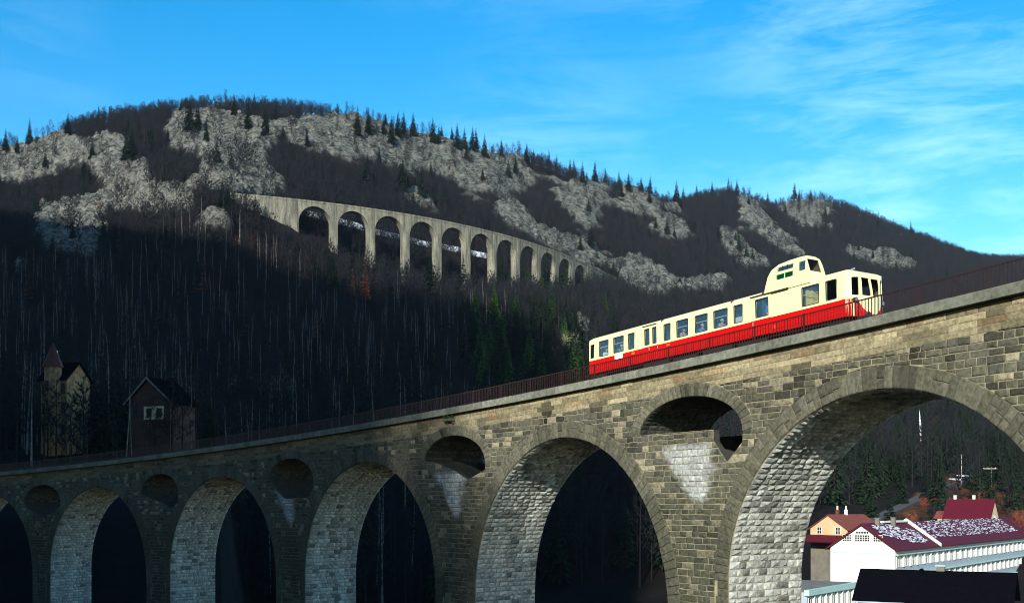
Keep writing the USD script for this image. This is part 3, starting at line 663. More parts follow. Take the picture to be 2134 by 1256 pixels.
# ---------------------------------------------------------------- far viaduct across the mountainside
FZ, FT = 169.0, 4.6
def fpos(c, off, z):
    c = np.asarray(c, float); x, y = np.polyval(FPX, c), np.polyval(FPY, c); dx, dy = np.polyval(np.polyder(FPX), c), np.polyval(np.polyder(FPY), c)
    n = np.hypot(dx, dy)
    return np.stack(np.broadcast_arrays(x - off * dy / n, y + off * dx / n, z), -1)
fv = thing('far_viaduct', 'pale many-arched stone viaduct high on the wooded mountainside', 'viaduct')
MAT_FARSTONE = M('far_stone', {'g': ('geometry', {}), 'mp': ('mapping', {'scale': (0.35, 0.35, 0.05)}), 'n': ('noise_texture', {'scale': 1.2, 'detail': 9.0, 'roughness': 0.78}),
    'r': ('rgb_ramp', {'ramp': [(0.32, (0.05, 0.052, 0.046)), (0.47, (0.14, 0.138, 0.11)), (0.54, (0.20, 0.195, 0.15)), (0.68, (0.33, 0.31, 0.235))]}),
    'br': ('brick_texture', {'scale': 1.0, 'brick_width': 1.2, 'row_height': 0.5, 'mortar_size': 0.04, 'color1': (1, 1, 1), 'color2': (0.72, 0.72, 0.72), 'mortar': (0.55, 0.55, 0.55)}),
    'sx': ('separate_xyz', {}), 'ad': ('math', {'math_type': 'add'}), 'cb': ('combine_xyz', {}), 'm': ('mix', {'mix_type': 'multiply', 'fac': 0.8}), 'p': ('principled_bsdf', {'roughness': 0.9, 'specular_ior_level': 0.15})},
    [('g.position', 'mp.vector'), ('mp.vector', 'n.vector'), ('n.fac', 'r.fac'), ('g.position', 'sx.vector'), ('sx.x', 'ad.value1'), ('sx.y', 'ad.value2'), ('ad.value', 'cb.x'), ('sx.z', 'cb.y'), ('cb.vector', 'br.vector'),
     ('r.color', 'm.color1'), ('br.color', 'm.color2'), ('m.color', 'p.base_color')])
C0, C1 = 0.0, 382.0
fw = Polygon([(C0, 90), (C1, 90), (C1, FZ - 1.0), (C0, FZ - 1.0)])
far_arch = []
for k in range(11):
    m = 46.3 + 22.25 * k; a, zc = 9.15, FZ - 3.1 - 9.15
    t = np.linspace(0, np.pi, 25)
    far_arch.append(Polygon([(m - a + 0.55, 60)] + [(m - a, zc - 1)] + [(m - a * math.cos(x), zc + a * math.sin(x)) for x in t] + [(m + a, zc - 1), (m + a - 0.55, 60)]))
ff = fw.difference(shapely.union_all(far_arch))
cv, cf, n0 = [], [], 0
for s in np.arange(C0, C1, 4.0):
    piece = ff.intersection(sbox(s, 0, s + 4.0, 300))
    for g in getattr(piece, 'geoms', [piece]):
        if g.geom_type != 'Polygon' or g.area < 1e-3: continue
        v, f = trimesh.creation.triangulate_polygon(g, engine='earcut')
        for off, fl in ((0.0, 1), (FT, -1)):
            cv.append(fpos(v[:, 0], off, v[:, 1])); cf.append(np.asarray(f)[:, ::fl] + n0); n0 += len(v)
for g in getattr(ff, 'geoms', [ff]):
    p = np.array(g.exterior.coords); q = [p[0]]
    for i in range(1, len(p)):
        m = max(1, int(np.hypot(*(p[i] - p[i - 1])) / 4)); q += [p[i - 1] + (p[i] - p[i - 1]) * j / m for j in range(1, m + 1)]
    q = np.array(q); n = len(q); cv.append(np.concatenate([fpos(q[:, 0], 0, q[:, 1]), fpos(q[:, 0], FT, q[:, 1])]))
    cf.append(np.array([[i, i + 1, n + i + 1] for i in range(n - 1)] + [[i, n + i + 1, n + i] for i in range(n - 1)]) + n0); n0 += 2 * n
part(fv, 'masonry', (np.concatenate(cv), np.concatenate(cf)), MAT_FARSTONE)
def fbox(c0, c1, o0, o1, z0, z1):
    v = np.stack([fpos(c, o, z) for c in (c0, c1) for o in (o0, o1) for z in (z0, z1)]); return trimesh.convex.convex_hull(v)
part(fv, 'parapet', cat([fbox(c, c + 4, -0.22, 0.4, FZ - 1.0, FZ) for c in np.arange(C0, C1 - 1, 4.0)]), MAT_FARSTONE)
part(fv, 'far_parapet', cat([fbox(c, c + 4, FT - .4, FT + .22, FZ - 1.0, FZ) for c in np.arange(C0, C1 - 1, 4.0)]), MAT_FARSTONE)
for k in range(12):      # buttress strips on the piers and the imposts
    m = 46.3 + 22.25 * (k - .5)
    part(fv, 'pilaster', fbox(m - 1.15, m + 1.15, -0.35, 0.05, 92, FZ - 1.3), MAT_FARSTONE)
for k in range(11):
    m = 46.3 + 22.25 * k; t = np.linspace(0, np.pi, 25); vs = []
    ring = []
    for t0, t1 in zip(t[:-1], t[1:]):
        v = np.stack([fpos(m - r * math.cos(x), o, FZ - 3.1 - 9.15 + r * math.sin(x)) for x in (t0, t1) for r in (9.15, 10.1) for o in (-0.12, 0.1)]); ring.append(trimesh.convex.convex_hull(v))
    part(fv, 'arch_ring', cat(ring), MAT_FARSTONE)
# snow-covered track on the slope behind it
MAT_SNOW = plain('snow', (0.72, 0.76, 0.84), 0.8, noise=0.55, scale=0.8, dirt=(0.25, 0.24, 0.22))
def unproject(u, v, lo=235.0, hi=1500.0):
    ys = np.linspace(lo, hi, 2500); xs = (u - 1067) / F * ys; zz_ = hz(xs, ys); vv = YH - F * zz_ / ys
    k = np.argmax(vv <= v); k = k if vv[k] <= v else len(ys) - 1
    return np.array([xs[k], ys[k], zz_[k]])
def strip_on_hill(pix, width, lift=0.25, seg=6.0):
    p = np.array([unproject(*q) for q in pix]); d_ = np.concatenate([[0], np.cumsum(np.hypot(*np.diff(p[:, :2], axis=0).T))]); n = max(3, int(d_[-1] / seg)); t = np.linspace(0, d_[-1], n)
    c = np.stack([np.interp(t, d_, p[:, i]) for i in range(2)], 1); tg = np.gradient(c, axis=0); tg /= np.linalg.norm(tg, axis=1)[:, None]; nm = np.stack([-tg[:, 1], tg[:, 0]], 1)
    a, b = c - nm * width / 2, c + nm * width / 2
    zc = np.maximum(hz(a[:, 0], a[:, 1]), np.maximum(hz(b[:, 0], b[:, 1]), hz(c[:, 0], c[:, 1]))) + lift
    top_, low = np.concatenate([np.c_[a, zc], np.c_[b, zc]]), np.concatenate([np.c_[a, zc - 3.5], np.c_[b, zc - 3.5]])
    v = np.concatenate([top_, low]); f = []
    for i in range(n - 1):
        f += [[i, i + 1, n + i + 1], [i, n + i + 1, n + i], [i, 2 * n + i, 2 * n + i + 1], [i, 2 * n + i + 1, i + 1], [n + i, n + i + 1, 3 * n + i + 1], [n + i, 3 * n + i + 1, 3 * n + i]]
    return trimesh.Trimesh(v, f, process=False), c
CLEAR = []       # (points, radius) kept free of trees
sm, sc_ = strip_on_hill([(610, 438), (650, 452), (705, 468), (760, 484), (830, 500), (900, 516), (960, 528), (1015, 540)], 6.0)
top('snowy_track', sm, MAT_SNOW, 'snow-covered track on the slope behind the arches of the far viaduct', None, None, 'structure'); CLEAR.append((sc_, 5.0))
cc_ = np.arange(4, 384, 4.0); CLEAR.append((fpos(cc_, FT / 2, 0)[:, :2], 6.5))
for off in (-8, -15): CLEAR.append((fpos(np.arange(20, 260, 5.0), off, 0)[:, :2], 5.0))

# ---------------------------------------------------------------- railcar
XS = 4.9                                  # picture arc position -> railcar x
pA, pB = vp3(-15.5, TRK, dk(-15.5)), vp3(5.9, TRK, dk(5.9))
ex = pB - pA; L_ = np.linalg.norm(ex); ex /= L_; ey = np.cross([0, 0, 1.0], ex); ey /= np.linalg.norm(ey); ez = np.cross(ex, ey)
org = vp3(-XS, TRK, dk(-XS)) - ey * 0.0
MT = np.eye(4); MT[:3, 0], MT[:3, 1], MT[:3, 2], MT[:3, 3] = ex, ey, ez, org
car = thing('railcar', 'vintage red and cream railcar with a raised roof cab, crossing the near viaduct', 'railcar', matrix=MT)
HW = 1.42
def body(e):       # e: inset
    sec = [(-HW + .03 + e, .80), (HW - .03 - e, .80), (HW - e, 1.0), (HW - e, 2.2), (HW - .04 - e, 2.85), (HW - .14 - e, 3.06 - e * .5), (HW - .36 - e, 3.22 - e), (HW - .8, 3.36 - e), (0.25, 3.42 - e),
           (-.25, 3.42 - e), (-HW + .8, 3.36 - e), (-HW + .36 + e, 3.22 - e), (-HW + .14 + e, 3.06 - e * .5), (-HW + .04 + e, 2.85), (-HW + e, 2.2), (-HW + e, 1.0)]
    yy_ = np.linspace(-HW, HW, 25); f_ = lambda y: 11.28 - .52 * (abs(y) / HW) ** 2.4
    plan = [(f_(y) - e, y) for y in yy_] + [(-f_(y) + .15 + e, y) for y in yy_[::-1]]
    X1, X0 = 11.35 - e, -11.2 + e
    prof = [(X0 + .05, .42), (X1 - .1, .42), (X1, .95), (X1, 1.65), (X1 - .20, 2.75), (X1 - .30, 2.98), (X1 - .62, 3.2), (X1 - 1.2, 3.36 - e), (X1 - 2.0, 3.43 - e), (X0 + 2.0, 3.43 - e), (X0 + 1.2, 3.36 - e), (X0 + .62, 3.2), (X0 + .28, 2.98), (X0 + .16, 2.75), (X0, 1.65), (X0, .95)]
    return ext_x(sec, -12, 12) ^ ext_z(plan, 0, 4) ^ ext_y(prof, -2, 2)
outer = body(0.0)
# the cab on the roof, flush with the near side
def kiosk(e):
    prof = [(5.22 + e, 3.0), (5.36 + e, 3.45), (5.5 + e, 3.88), (5.75 + e, 4.24 - e), (6.2, 4.47 - e), (6.75, 4.58 - e), (7.5, 4.6 - e), (8.0 - e, 4.56 - e), (8.16 - e, 4.40 - e), (8.42 - e, 3.5), (8.5 - e, 3.0)]
    sec = [(-HW + .03 + e, 2.6), (-HW + .05 + e, 3.4), (-HW + .10 + e, 4.1), (-HW + .24 + e, 4.45 - e), (-HW + .46, 4.6 - e), (-.42, 4.6 - e), (-.22 - e, 4.42 - e), (-.12 - e, 4.1), (-.05 - e, 2.6)]
    return ext_y(prof, -2, 2) ^ ext_x(sec, 4, 10)
kout = kiosk(0.0)
shell = (outer + kout) - (body(0.055) ^ mbox(-13, 13, -2, 2, .86, 5)) - kiosk(0.05)
WINS = [(-14.39, -13.45), (-12.87, -11.87), (-11.35, -10.79), (-9.74, -9.29), (-8.98, -8.62), (-7.92, -7.36), (-6.76, -5.79), (-5.13, -4.12), (-3.57, -2.48), (-1.94, -1.3), (-0.27, 0.67), (3.05, 4.16), (4.65, 5.31)]
Z0, Z1 = 1.82, 2.79
def rbox(x0, x1, y0, y1, z0, z1, r=0.06):   # box with corners rounded in x-z
    c = manifold3d.CrossSection.square([x1 - x0 - 2 * r, z1 - z0 - 2 * r]).translate([x0 + r, z0 + r]).offset(r, manifold3d.JoinType.Round, 2.0, 24)
    m = manifold3d.Manifold.extrude(c, y1 - y0)
    return m.transform(np.array([[1, 0, 0, 0], [0, 0, -1, y1], [0, 1, 0, 0]], float))
cut = manifold3d.Manifold()
wl = []
for s0, s1 in WINS:
    x0, x1 = s0 + XS, s1 + XS; wl.append((x0, x1, Z0, Z1)); cut += rbox(x0, x1, -2, 2, Z0, Z1)
for sgn in (-1, 1):      # rearmost window sits on the curved corner
    cut += rbox(-10.52, -10.06, min(0, sgn * 2), max(0, sgn * 2), Z0, Z1 - .05)
ends = []
for y0, y1 in ((-1.16, -.80), (-.66, -.06), (.06, .66), (.80, 1.16)):
    ends.append((y0, y1))
    m = rbox(y0, y1, 0, 1, 1.86, 2.78).transform(np.array([[0, 1, 0, 10.0], [1, 0, 0, 0], [0, 0, 1, 0]], float))
    cut += manifold3d.Manifold.extrude(manifold3d.CrossSection.square([y1 - y0 - .12, .80]).translate([y0 + .06, 1.92]).offset(.06, manifold3d.JoinType.Round, 2.0, 24), 2.2).transform(np.array([[0, 0, 1, 10.0], [1, 0, 0, 0], [0, 1, 0, 0]], float))
    cut += manifold3d.Manifold.extrude(manifold3d.CrossSection.square([y1 - y0 - .12, .80]).translate([y0 + .06, 1.92]).offset(.06, manifold3d.JoinType.Round, 2.0, 24), 2.2).transform(np.array([[0, 0, 1, -12.0], [1, 0, 0, 0], [0, 1, 0, 0]], float))
kw = [(6.21, 7.30, 4.03, 4.27), (6.16, 6.68, 3.60, 3.86), (6.76, 7.30, 3.60, 3.86)]
for x0, x1, z0, z1 in kw: cut += rbox(x0, x1, -2, 0.3, z0, z1, 0.03)
cut += manifold3d.Manifold.extrude(manifold3d.CrossSection.square([.78, .58]).translate([-HW + .26, 3.70]).offset(.05, manifold3d.JoinType.Round, 2.0, 24), 1.2).transform(np.array([[0, 0, 1, 8.0], [1, 0, 0, 0], [0, 1, 0, 0]], float))
cut += rbox(7.72, 8.14, -2, -0.9, 3.74, 4.24, 0.05)
shell = shell - cut
BELT = 1.68
low = mbox(-13, 13, -2, 2, 0, BELT)
chev = ext_x([(-.95, BELT + .01), (.95, BELT + .01), (.62, 1.2), (.25, .95), (-.25, .95), (-.62, 1.2)], 10.2, 13)   # cream point on the front
lower = (shell ^ low) - chev
upper = shell - lower
def mt(m): x = m.to_mesh(); return trimesh.Trimesh(x.vert_properties[:, :3], x.tri_verts, process=False)
part(car, 'cream_body', mt(upper), MAT_CREAM)
part(car, 'red_skirt', mt(lower), MAT_RED)
MAT_INT = plain('railcar_interior', (0.05, 0.05, 0.055), 0.8)
MAT_LINING = plain('dark_lining', (0.10, 0.075, 0.05), 0.8)
part(car, 'interior_lining', mt((body(.062) - body(.085) - cut) ^ mbox(-13, 13, -2, 2, 1.02, 4)), MAT_LINING); part(car, 'cab_lining', mt((kiosk(.056) - kiosk(.075) - cut) ^ mbox(4, 10, -2, 2, 3.35, 5)), MAT_LINING)
part(car, 'cab_floor', bx(5.6, 8.3, -1.3, -.2, 2.82, 2.86), MAT_LINING)
for x0, x1, y1, zb in ((-10.2, -9.2, 1.2, .5), (-5.2, -2.9, 1.25, .40), (-2.5, -.4, 1.2, .46), (.2, 2.6, 1.25, .38), (3.0, 5.2, 1.2, .44), (9.3, 10.6, 1.15, .48)):
    part(car, 'underframe_box', bx(x0, x1, -y1, y1, zb, .80), MAT_BLACK)
part(car, 'sole_bar', cat(bx(-10.4, 10.4, -1.2, -1.05, .66, .80), bx(-10.4, 10.4, 1.05, 1.2, .66, .80)), MAT_BLACK)
MAT_SEAT = plain('green_seat_cloth', (0.03, 0.07, 0.05), 0.9)
MAT_RUBBER = plain('window_rubber', (0.02, 0.02, 0.02), 0.6)
MAT_ALU = plain('bare_aluminium', (0.55, 0.56, 0.56), 0.35, metallic=0.8)
part(car, 'floor', bx(-10.6, 10.6, -1.32, 1.32, .92, 1.0), MAT_INT)
part(car, 'partition', cat(bx(5.0, 5.06, -1.3, 1.3, 1.0, 3.2), bx(2.6, 2.66, -1.3, 1.3, 1.0, 3.2), bx(-3.4, -3.36, -1.3, 1.3, 1.0, 3.2)), MAT_INT)
for i, (x0, x1, z0, z1) in enumerate(wl):
    for sd in (-1, 1):
        y = sd * (HW - .045)
        w = part(car, 'window_pane', bx(x0 - .02, x1 + .02, min(y, y - sd * .012), max(y, y - sd * .012), z0 - .02, z1 + .02), MAT_GLASS)
        fr = rbox(x0 - .03, x1 + .03, -.02, .02, z0 - .03, z1 + .03, .08) - rbox(x0 + .01, x1 - .01, -.1, .1, z0 + .01, z1 - .01, .05)
        fm = mt(fr); fm.apply_translation([0, sd * (HW - .015), 0])
        part(w, 'rubber_seal', fm, MAT_RUBBER)
        if x1 - x0 > 0.85 and i not in (10,):
            part(w, 'glazing_bar', bx(x0, x1, sd * (HW - .035) - .012, sd * (HW - .035) + .012, 2.37, 2.41), MAT_ALU)
for y0, y1 in ends:
    for sg in (-1, 1):
        xq = sg * (11.0 - .35 * (abs(y0 + y1) / 2 / HW) ** 2.4) - .25 * (sg > 0) * 0
        part(car, 'end_window', quad((xq, y0 - .02, 1.84), (xq, y1 + .02, 1.84), (xq - sg * .17, y1 + .02, 2.8), (xq - sg * .17, y0 - .02, 2.8)), MAT_GLASS)
part(car, 'cab_upper_pane', bx(6.2, 7.31, -HW + .085, -HW + .095, 4.02, 4.28), MAT_GLASS)
part(car, 'cab_green_pane', bx(6.15, 6.69, -HW + .065, -HW + .075, 3.59, 3.87), MAT_GREENGLASS)
part(car, 'cab_green_pane', bx(6.75, 7.31, -HW + .065, -HW + .075, 3.59, 3.87), MAT_GREENGLASS)
part(car, 'cab_mullion', cat(bx(6.56, 6.6, -HW + .05, -HW + .08, 4.02, 4.28), bx(6.92, 6.96, -HW + .05, -HW + .08, 4.02, 4.28)), MAT_RUBBER)
part(car, 'cab_windscreen', quad((8.36, -HW + .22, 3.66), (8.36, -.32, 3.66), (8.14, -.32, 4.34), (8.14, -HW + .22, 4.34)), MAT_GLASS)
part(car, 'cab_side_light', bx(7.70, 8.16, -HW + .09, -HW + .10, 3.72, 4.26), MAT_GLASS)
# doors
def door_panel(x0, x1, z0, z1, holes):
    m = mbox(x0, x1, -HW - .022, -HW + .02, z0, z1)
    for h in holes: m = m - rbox(h[0] - .03, h[1] + .03, -2, -1, h[2] - .03, h[3] + .03)
    return m
for x0, x1, h in ((-4.98, -4.24, (wl[3],)), (-4.20, -3.55, (wl[4],))):
    m = door_panel(x0, x1, .82, 2.93, h); d_ = part(car, 'passenger_door', mt(m ^ mbox(-20, 20, -2, 2, BELT, 4)), MAT_CREAM, 28)
    part(d_, 'lower_panel', mt(m ^ mbox(-20, 20, -2, 2, 0, BELT)), MAT_RED, 28)
    part(d_, 'handle', bx(x0 + .58, x0 + .62, -HW - .06, -HW - .02, 1.45, 1.62), MAT_ALU)
m = door_panel(4.3, 5.75, .82, 2.93, (wl[10],)); d_ = part(car, 'sliding_door', mt(m ^ mbox(-20, 20, -2, 2, BELT, 4)), MAT_CREAM, 28)
part(d_, 'lower_panel', mt(m ^ mbox(-20, 20, -2, 2, 0, BELT)), MAT_RED, 28)
part(d_, 'handle', bx(4.42, 4.46, -HW - .07, -HW - .02, 1.4, 1.62), MAT_ALU)
part(car, 'door_rail', bx(4.28, 7.02, -HW - .07, -HW + .02, 2.96, 3.02), MAT_RUBBER)
part(car, 'door_rail', bx(-5.0, -3.7, -HW - .06, -HW + .02, 2.96, 3.01), MAT_RUBBER)
part(car, 'belt_moulding', cat(bx(-10.55, -5.0, -HW - .018, -HW, BELT - .02, BELT + .015), bx(-3.53, 4.28, -HW - .018, -HW, BELT - .02, BELT + .015), bx(5.77, 10.5, -HW - .018, -HW, BELT - .02, BELT + .015)), MAT_CREAM)
part(car, 'skirt_moulding', bx(-10.4, 10.4, -HW - .02, -HW, 1.28, 1.31), MAT_RED)
for xg in (-5.05, -3.5, 4.2, 8.0):
    part(car, 'panel_joint', bx(xg - .008, xg + .008, -HW - .012, -HW, .84, BELT - .03), MAT_RUBBER)
for k, xg in enumerate(np.arange(3.0, 7.8, .16)): part(car, 'louvre', bx(xg, xg + .10, -HW - .02, -HW, 1.0, 1.20), MAT_RED)
pl = part(car, 'destination_plate', bx(-7.84, -7.04, -HW - .03, -HW, 1.37, 1.65), plain('white_plate', (0.78, 0.78, 0.76), 0.5))
part(pl, 'plate_border', cat(bx(-7.60, -7.28, -HW - .034, -HW - .029, 1.47, 1.50), bx(-7.66, -7.22, -HW - .034, -HW - .029, 1.54, 1.57)), plain('grey_print', (0.30, 0.30, 0.30), 0.6))
MAT_ORANGE = plain('orange_marking', (0.65, 0.12, 0.01), 0.5)
for s_ in (-10.9, -7.55, 1.1): part(car, 'orange_marking', bx(s_ + XS - .14, s_ + XS + .14, -HW - .012, -HW, 1.46 if s_ < 0 else 1.02, 1.58 if s_ < 0 else 1.2), MAT_ORANGE)
for sd in (-1, 1):
    hl = part(car, 'headlamp', cyl([10.70, sd * 1.00, 1.62], [11.13, sd * 1.02, 1.61], .14, 16), MAT_BLACK)
    part(hl, 'lens', cyl([11.131, sd * 1.02, 1.61], [11.145, sd * 1.02, 1.61], .11, 16), plain('lamp_lens', (0.12, 0.125, 0.12), 0.1) if sd < 0 else '/World/Looks/lamp_lens')
    part(car, 'tail_lamp', cyl([-10.9, sd * .95, 1.35], [-11.12, sd * .95, 1.35], .09, 12), MAT_BLACK)
    part(car, 'buffer', cat(cyl([11.2, sd * .85, .72], [11.7, sd * .85, .72], .08, 10), cyl([11.7, sd * .85, .72], [11.74, sd * .85, .72], .2, 14)), MAT_DARKSTEEL)
part(car, 'roof_horn', cat(cyl([10.0, -.15, 3.40], [10.35, -.15, 3.46], .05, 8), bx(9.95, 10.05, -.2, -.1, 3.30, 3.46)), MAT_ALU)
for x in (-8.5, -5.5, -2.0, 1.0, 3.5): part(car, 'roof_vent', mt(ext_x([(-.16, 3.36), (.16, 3.36), (.12, 3.47), (-.12, 3.47)], x, x + .45)), MAT_CREAM)
MAT_YELLOW = plain('yellow_curtain', (0.62, 0.42, 0.04), 0.8)
part(car, 'yellow_machine_cover', cat(bx(8.05, 8.40, -1.1, -.6, 1.0, 2.75), bx(8.40, 8.75, -.9, -.7, 1.0, 2.1), bx(8.0, 8.2, -1.2, -1.1, 1.9, 2.7)), MAT_YELLOW)
part(car, 'white_blind', bx(-1.94 + XS, -1.3 + XS, -HW + .11, -HW + .12, 1.8, 2.15), plain('blind', (0.55, 0.56, 0.55), 0.8))
for x in np.arange(-9.6, 4.3, 1.55):
    if -5.3 < x < -3.2: continue
    st = part(car, 'seat', cat(bx(x, x + .45, -1.25, -.3, 1.30, 1.44), bx(x - .08, x + .03, -1.25, -.3, 1.40, 2.02)), MAT_SEAT)
for xb in (-7.3, 7.3):      # bogies
    bg = part(car, 'bogie', cat(bx(xb - 1.5, xb + 1.5, -1.0, -.9, .38, .62), bx(xb - 1.5, xb + 1.5, .9, 1.0, .38, .62), bx(xb - .25, xb + .25, -1, 1, .35, .66)), MAT_BLACK)
    for dx in (-1.0, 1.0):
        for sd in (-.75, .75): part(bg, 'wheel', cyl([xb + dx, sd - .06, .49], [xb + dx, sd + .06, .49], .43, 24), MAT_DARKSTEEL)
        part(bg, 'axle', cyl([xb + dx, -.9, .49], [xb + dx, .9, .49], .07, 10), MAT_DARKSTEEL)

# people in the railcar
MAT_SKIN = plain('skin', (0.52, 0.30, 0.21), 0.6)
def fig_mesh(joints, bones, edge=0.035):
    m = manifold3d.Manifold()
    for i, j in bones:
        (p, r), (q, s) = joints[i], joints[j]
        a = manifold3d.Manifold.sphere(r, 14).translate(list(p)); b = manifold3d.Manifold.sphere(s, 14).translate(list(q))
        m += manifold3d.Manifold.batch_hull([a, b])
    x = mt(m.refine_to_length(edge * 1.6)); x.merge_vertices(); trimesh.smoothing.filter_taubin(x, iterations=6); return x
def person(label, x, y, seated, shirt, hair, face_y=-1, z0=1.0):
    t = thing('person', label, 'person', group=None, matrix=MT @ np.array([[1, 0, 0, x], [0, 1, 0, y], [0, 0, 1, z0], [0, 0, 0, 1.0]]))
    if seated:
        J = dict(hip=((0, 0, .53), .13), chest=((-.04, 0, .92), .16), neck=((-.03, 0, 1.12), .055), head=((-.01, -.0, 1.28), .095), chin=((.05, 0, 1.20), .055), shl=((-.03, .19, 1.03), .075), shr=((-.03, -.19, 1.03), .075),
                 ell=((.03, .25, .78), .05), elr=((.03, -.25, .78), .05), hal=((.25, .16, .70), .038), har=((.25, -.16, .70), .038), fl=((.33, .15, .70), .03), fr=((.33, -.15, .70), .03), kl=((.46, .10, .52), .07), kr=((.46, -.10, .52), .07), al=((.46, .10, .10), .05), ar=((.46, -.10, .10), .05), tl=((.60, .11, .04), .04), tr=((.60, -.11, .04), .04))
    else:
        J = dict(hip=((0, 0, .92), .13), chest=((0, 0, 1.30), .16), neck=((0, 0, 1.50), .055), head=((.01, 0, 1.66), .095), chin=((.07, 0, 1.58), .055), shl=((0, .20, 1.42), .075), shr=((0, -.20, 1.42), .075),
                 ell=((-.02, .26, 1.13), .05), elr=((-.02, -.26, 1.13), .05), hal=((.10, .24, .92), .038), har=((.10, -.24, .92), .038), fl=((.14, .24, .83), .03), fr=((.14, -.24, .83), .03), kl=((.02, .10, .48), .07), kr=((.02, -.10, .48), .07), al=((0, .10, .08), .05), ar=((0, -.10, .08), .05), tl=((.15, .11, .04), .04), tr=((.15, -.11, .04), .04))
    B = [('hip', 'chest'), ('chest', 'neck'), ('neck', 'head'), ('head', 'chin'), ('chest', 'shl'), ('chest', 'shr'), ('shl', 'ell'), ('shr', 'elr'), ('ell', 'hal'), ('elr', 'har'), ('hal', 'fl'), ('har', 'fr'), ('hip', 'kl'), ('hip', 'kr'), ('kl', 'al'), ('kr', 'ar'), ('al', 'tl'), ('ar', 'tr')]
    part(t, 'body', fig_mesh(J, B), MAT_SKIN, True)
    J2 = {k: (v[0], v[1] + .018) for k, v in J.items()}
    part(t, 'shirt', fig_mesh(J2, [('hip', 'chest'), ('chest', 'shl'), ('chest', 'shr'), ('shl', 'ell'), ('shr', 'elr')]), shirt, True)
    part(t, 'trousers', fig_mesh(J2, [('hip', 'kl'), ('hip', 'kr'), ('kl', 'al'), ('kr', 'ar')]), MAT_INT, True)
    h = J['head'][0]
    hm = trimesh.creation.icosphere(2, .108); hm.apply_translation([h[0] - .018, h[1], h[2] + .02]); hm = trimesh.intersections.slice_mesh_plane(hm, [-.55, 0, .8], [h[0] + .01, h[1], h[2] + .0])
    part(t, 'hair', hm, hair, True)
    part(t, 'nose', cyl([h[0] + .088, 0, h[2] - .02], [h[0] + .125, 0, h[2] - .045], .014, 6), MAT_SKIN)
    for sd in (-1, 1): part(t, 'eye', trimesh.creation.icosphere(1, .012).apply_translation([h[0] + .088, sd * .035, h[2] + .005]), MAT_BLACK)
    return t
BLUE = plain('blue_cloth', (0.05, 0.13, 0.42), 0.8); GREEN = plain('green_cloth', (0.04, 0.20, 0.13), 0.8); WHITE = plain('white_cloth', (0.65, 0.65, 0.66), 0.8); PINK = plain('pinkish_cloth', (0.45, 0.22, 0.20), 0.8); NAVY = plain('navy_cloth', (0.02, 0.03, 0.08), 0.8)
DARKHAIR = plain('dark_hair', (0.02, 0.014, 0.01), 0.7); GREYHAIR = plain('grey_hair', (0.38, 0.36, 0.34), 0.7)
person('person in a blue shirt standing behind the sliding-door window of the railcar', 5.15, -.85, False, BLUE, DARKHAIR, z0=0.95)
person('person in a green top seated at the third railcar window from the rear', -7.7, -.95, True, GREEN, GREYHAIR)
person('person in white clothes seated at the second railcar window from the rear', -9.3, -.95, True, WHITE, DARKHAIR)
person('person in navy clothes standing inside the rear passenger door of the railcar', -4.65, -.8, False, NAVY, GREYHAIR)
person('person in a pinkish top at the first wide window ahead of the rear door', -1.75, -.95, True, PINK, DARKHAIR)
person('person in a blue top seated at the middle of the three wide railcar windows', -.1, -.95, True, BLUE, GREYHAIR)
person('person in a pinkish top seated at the front of the three wide railcar windows', 1.55, -.95, True, PINK, GREYHAIR)
person('person in dark clothes driving in the raised cab on the railcar roof', 7.35, -.75, True, NAVY, DARKHAIR, z0=2.85)

# ---------------------------------------------------------------- buildings
MAT_WHITE = plain('white_render', (0.62, 0.615, 0.58), 0.85, noise=0.5, scale=0.45, dirt=(0.44, 0.41, 0.34))
MAT_TEAL = plain('pale_teal_band', (0.36, 0.52, 0.48), 0.7, noise=0.3, scale=0.6)
MAT_GREYBLUE = plain('grey_blue_panel', (0.30, 0.36, 0.40), 0.6, noise=0.3, scale=0.7)
MAT_REDROOF = plain('wine_red_roof', (0.072, 0.0015, 0.010), 0.7, spec=0.2, noise=0.6, scale=0.6, dirt=(0.045, 0.004, 0.010))
MAT_TILE = plain('brown_red_tiles', (0.15, 0.035, 0.022), 0.85, noise=0.6, scale=1.2)
MAT_SLATE = plain('dark_slate', (0.003, 0.003, 0.005), 1.0, spec=0.0, noise=0.5, scale=1.5)
MAT_OCHRE = plain('ochre_render', (0.44, 0.30, 0.14), 0.85, noise=0.8, scale=0.5, dirt=(0.50, 0.44, 0.33))
MAT_CREAMWALL = plain('cream_render', (0.58, 0.50, 0.30), 0.85, noise=0.3, scale=0.5)
MAT_BROWNWALL = plain('brown_boards', (0.06, 0.03, 0.02), 0.85, noise=0.5, scale=1.5)
MAT_STONEWALL = plain('rough_stone_wall', (0.26, 0.16, 0.07), 0.9, noise=1.0, scale=1.6, dirt=(0.05, 0.035, 0.025))
MAT_CONC = plain('weathered_concrete', (0.15, 0.14, 0.115), 0.9, noise=0.7, scale=0.6)
class Frame:      # local x along the ridge, y across (away from the first corner), z up
    def __init__(s, o, d): s.o = np.array(o, float); s.d = np.array(d, float) / np.linalg.norm(d)
    def m(s):
        a = np.eye(4); a[:2, 0] = s.d; a[:2, 1] = [-s.d[1], s.d[0]]; a[:3, 3] = s.o; return a
def roof_mesh(L, W, z0, h, ov=0.5, th=0.18, ovx=0.4):   # gable roof, ridge along x at y = W/2
    k = h / (W / 2); pr = [(-ov, z0 - ov * k), (W / 2, z0 + h), (W + ov, z0 - ov * k), (W + ov, z0 - ov * k - th), (W / 2, z0 + h - th), (-ov, z0 - ov * k - th)]
    return mt(ext_x(pr, -ovx, L + ovx).translate([0, 0, th + .02]))
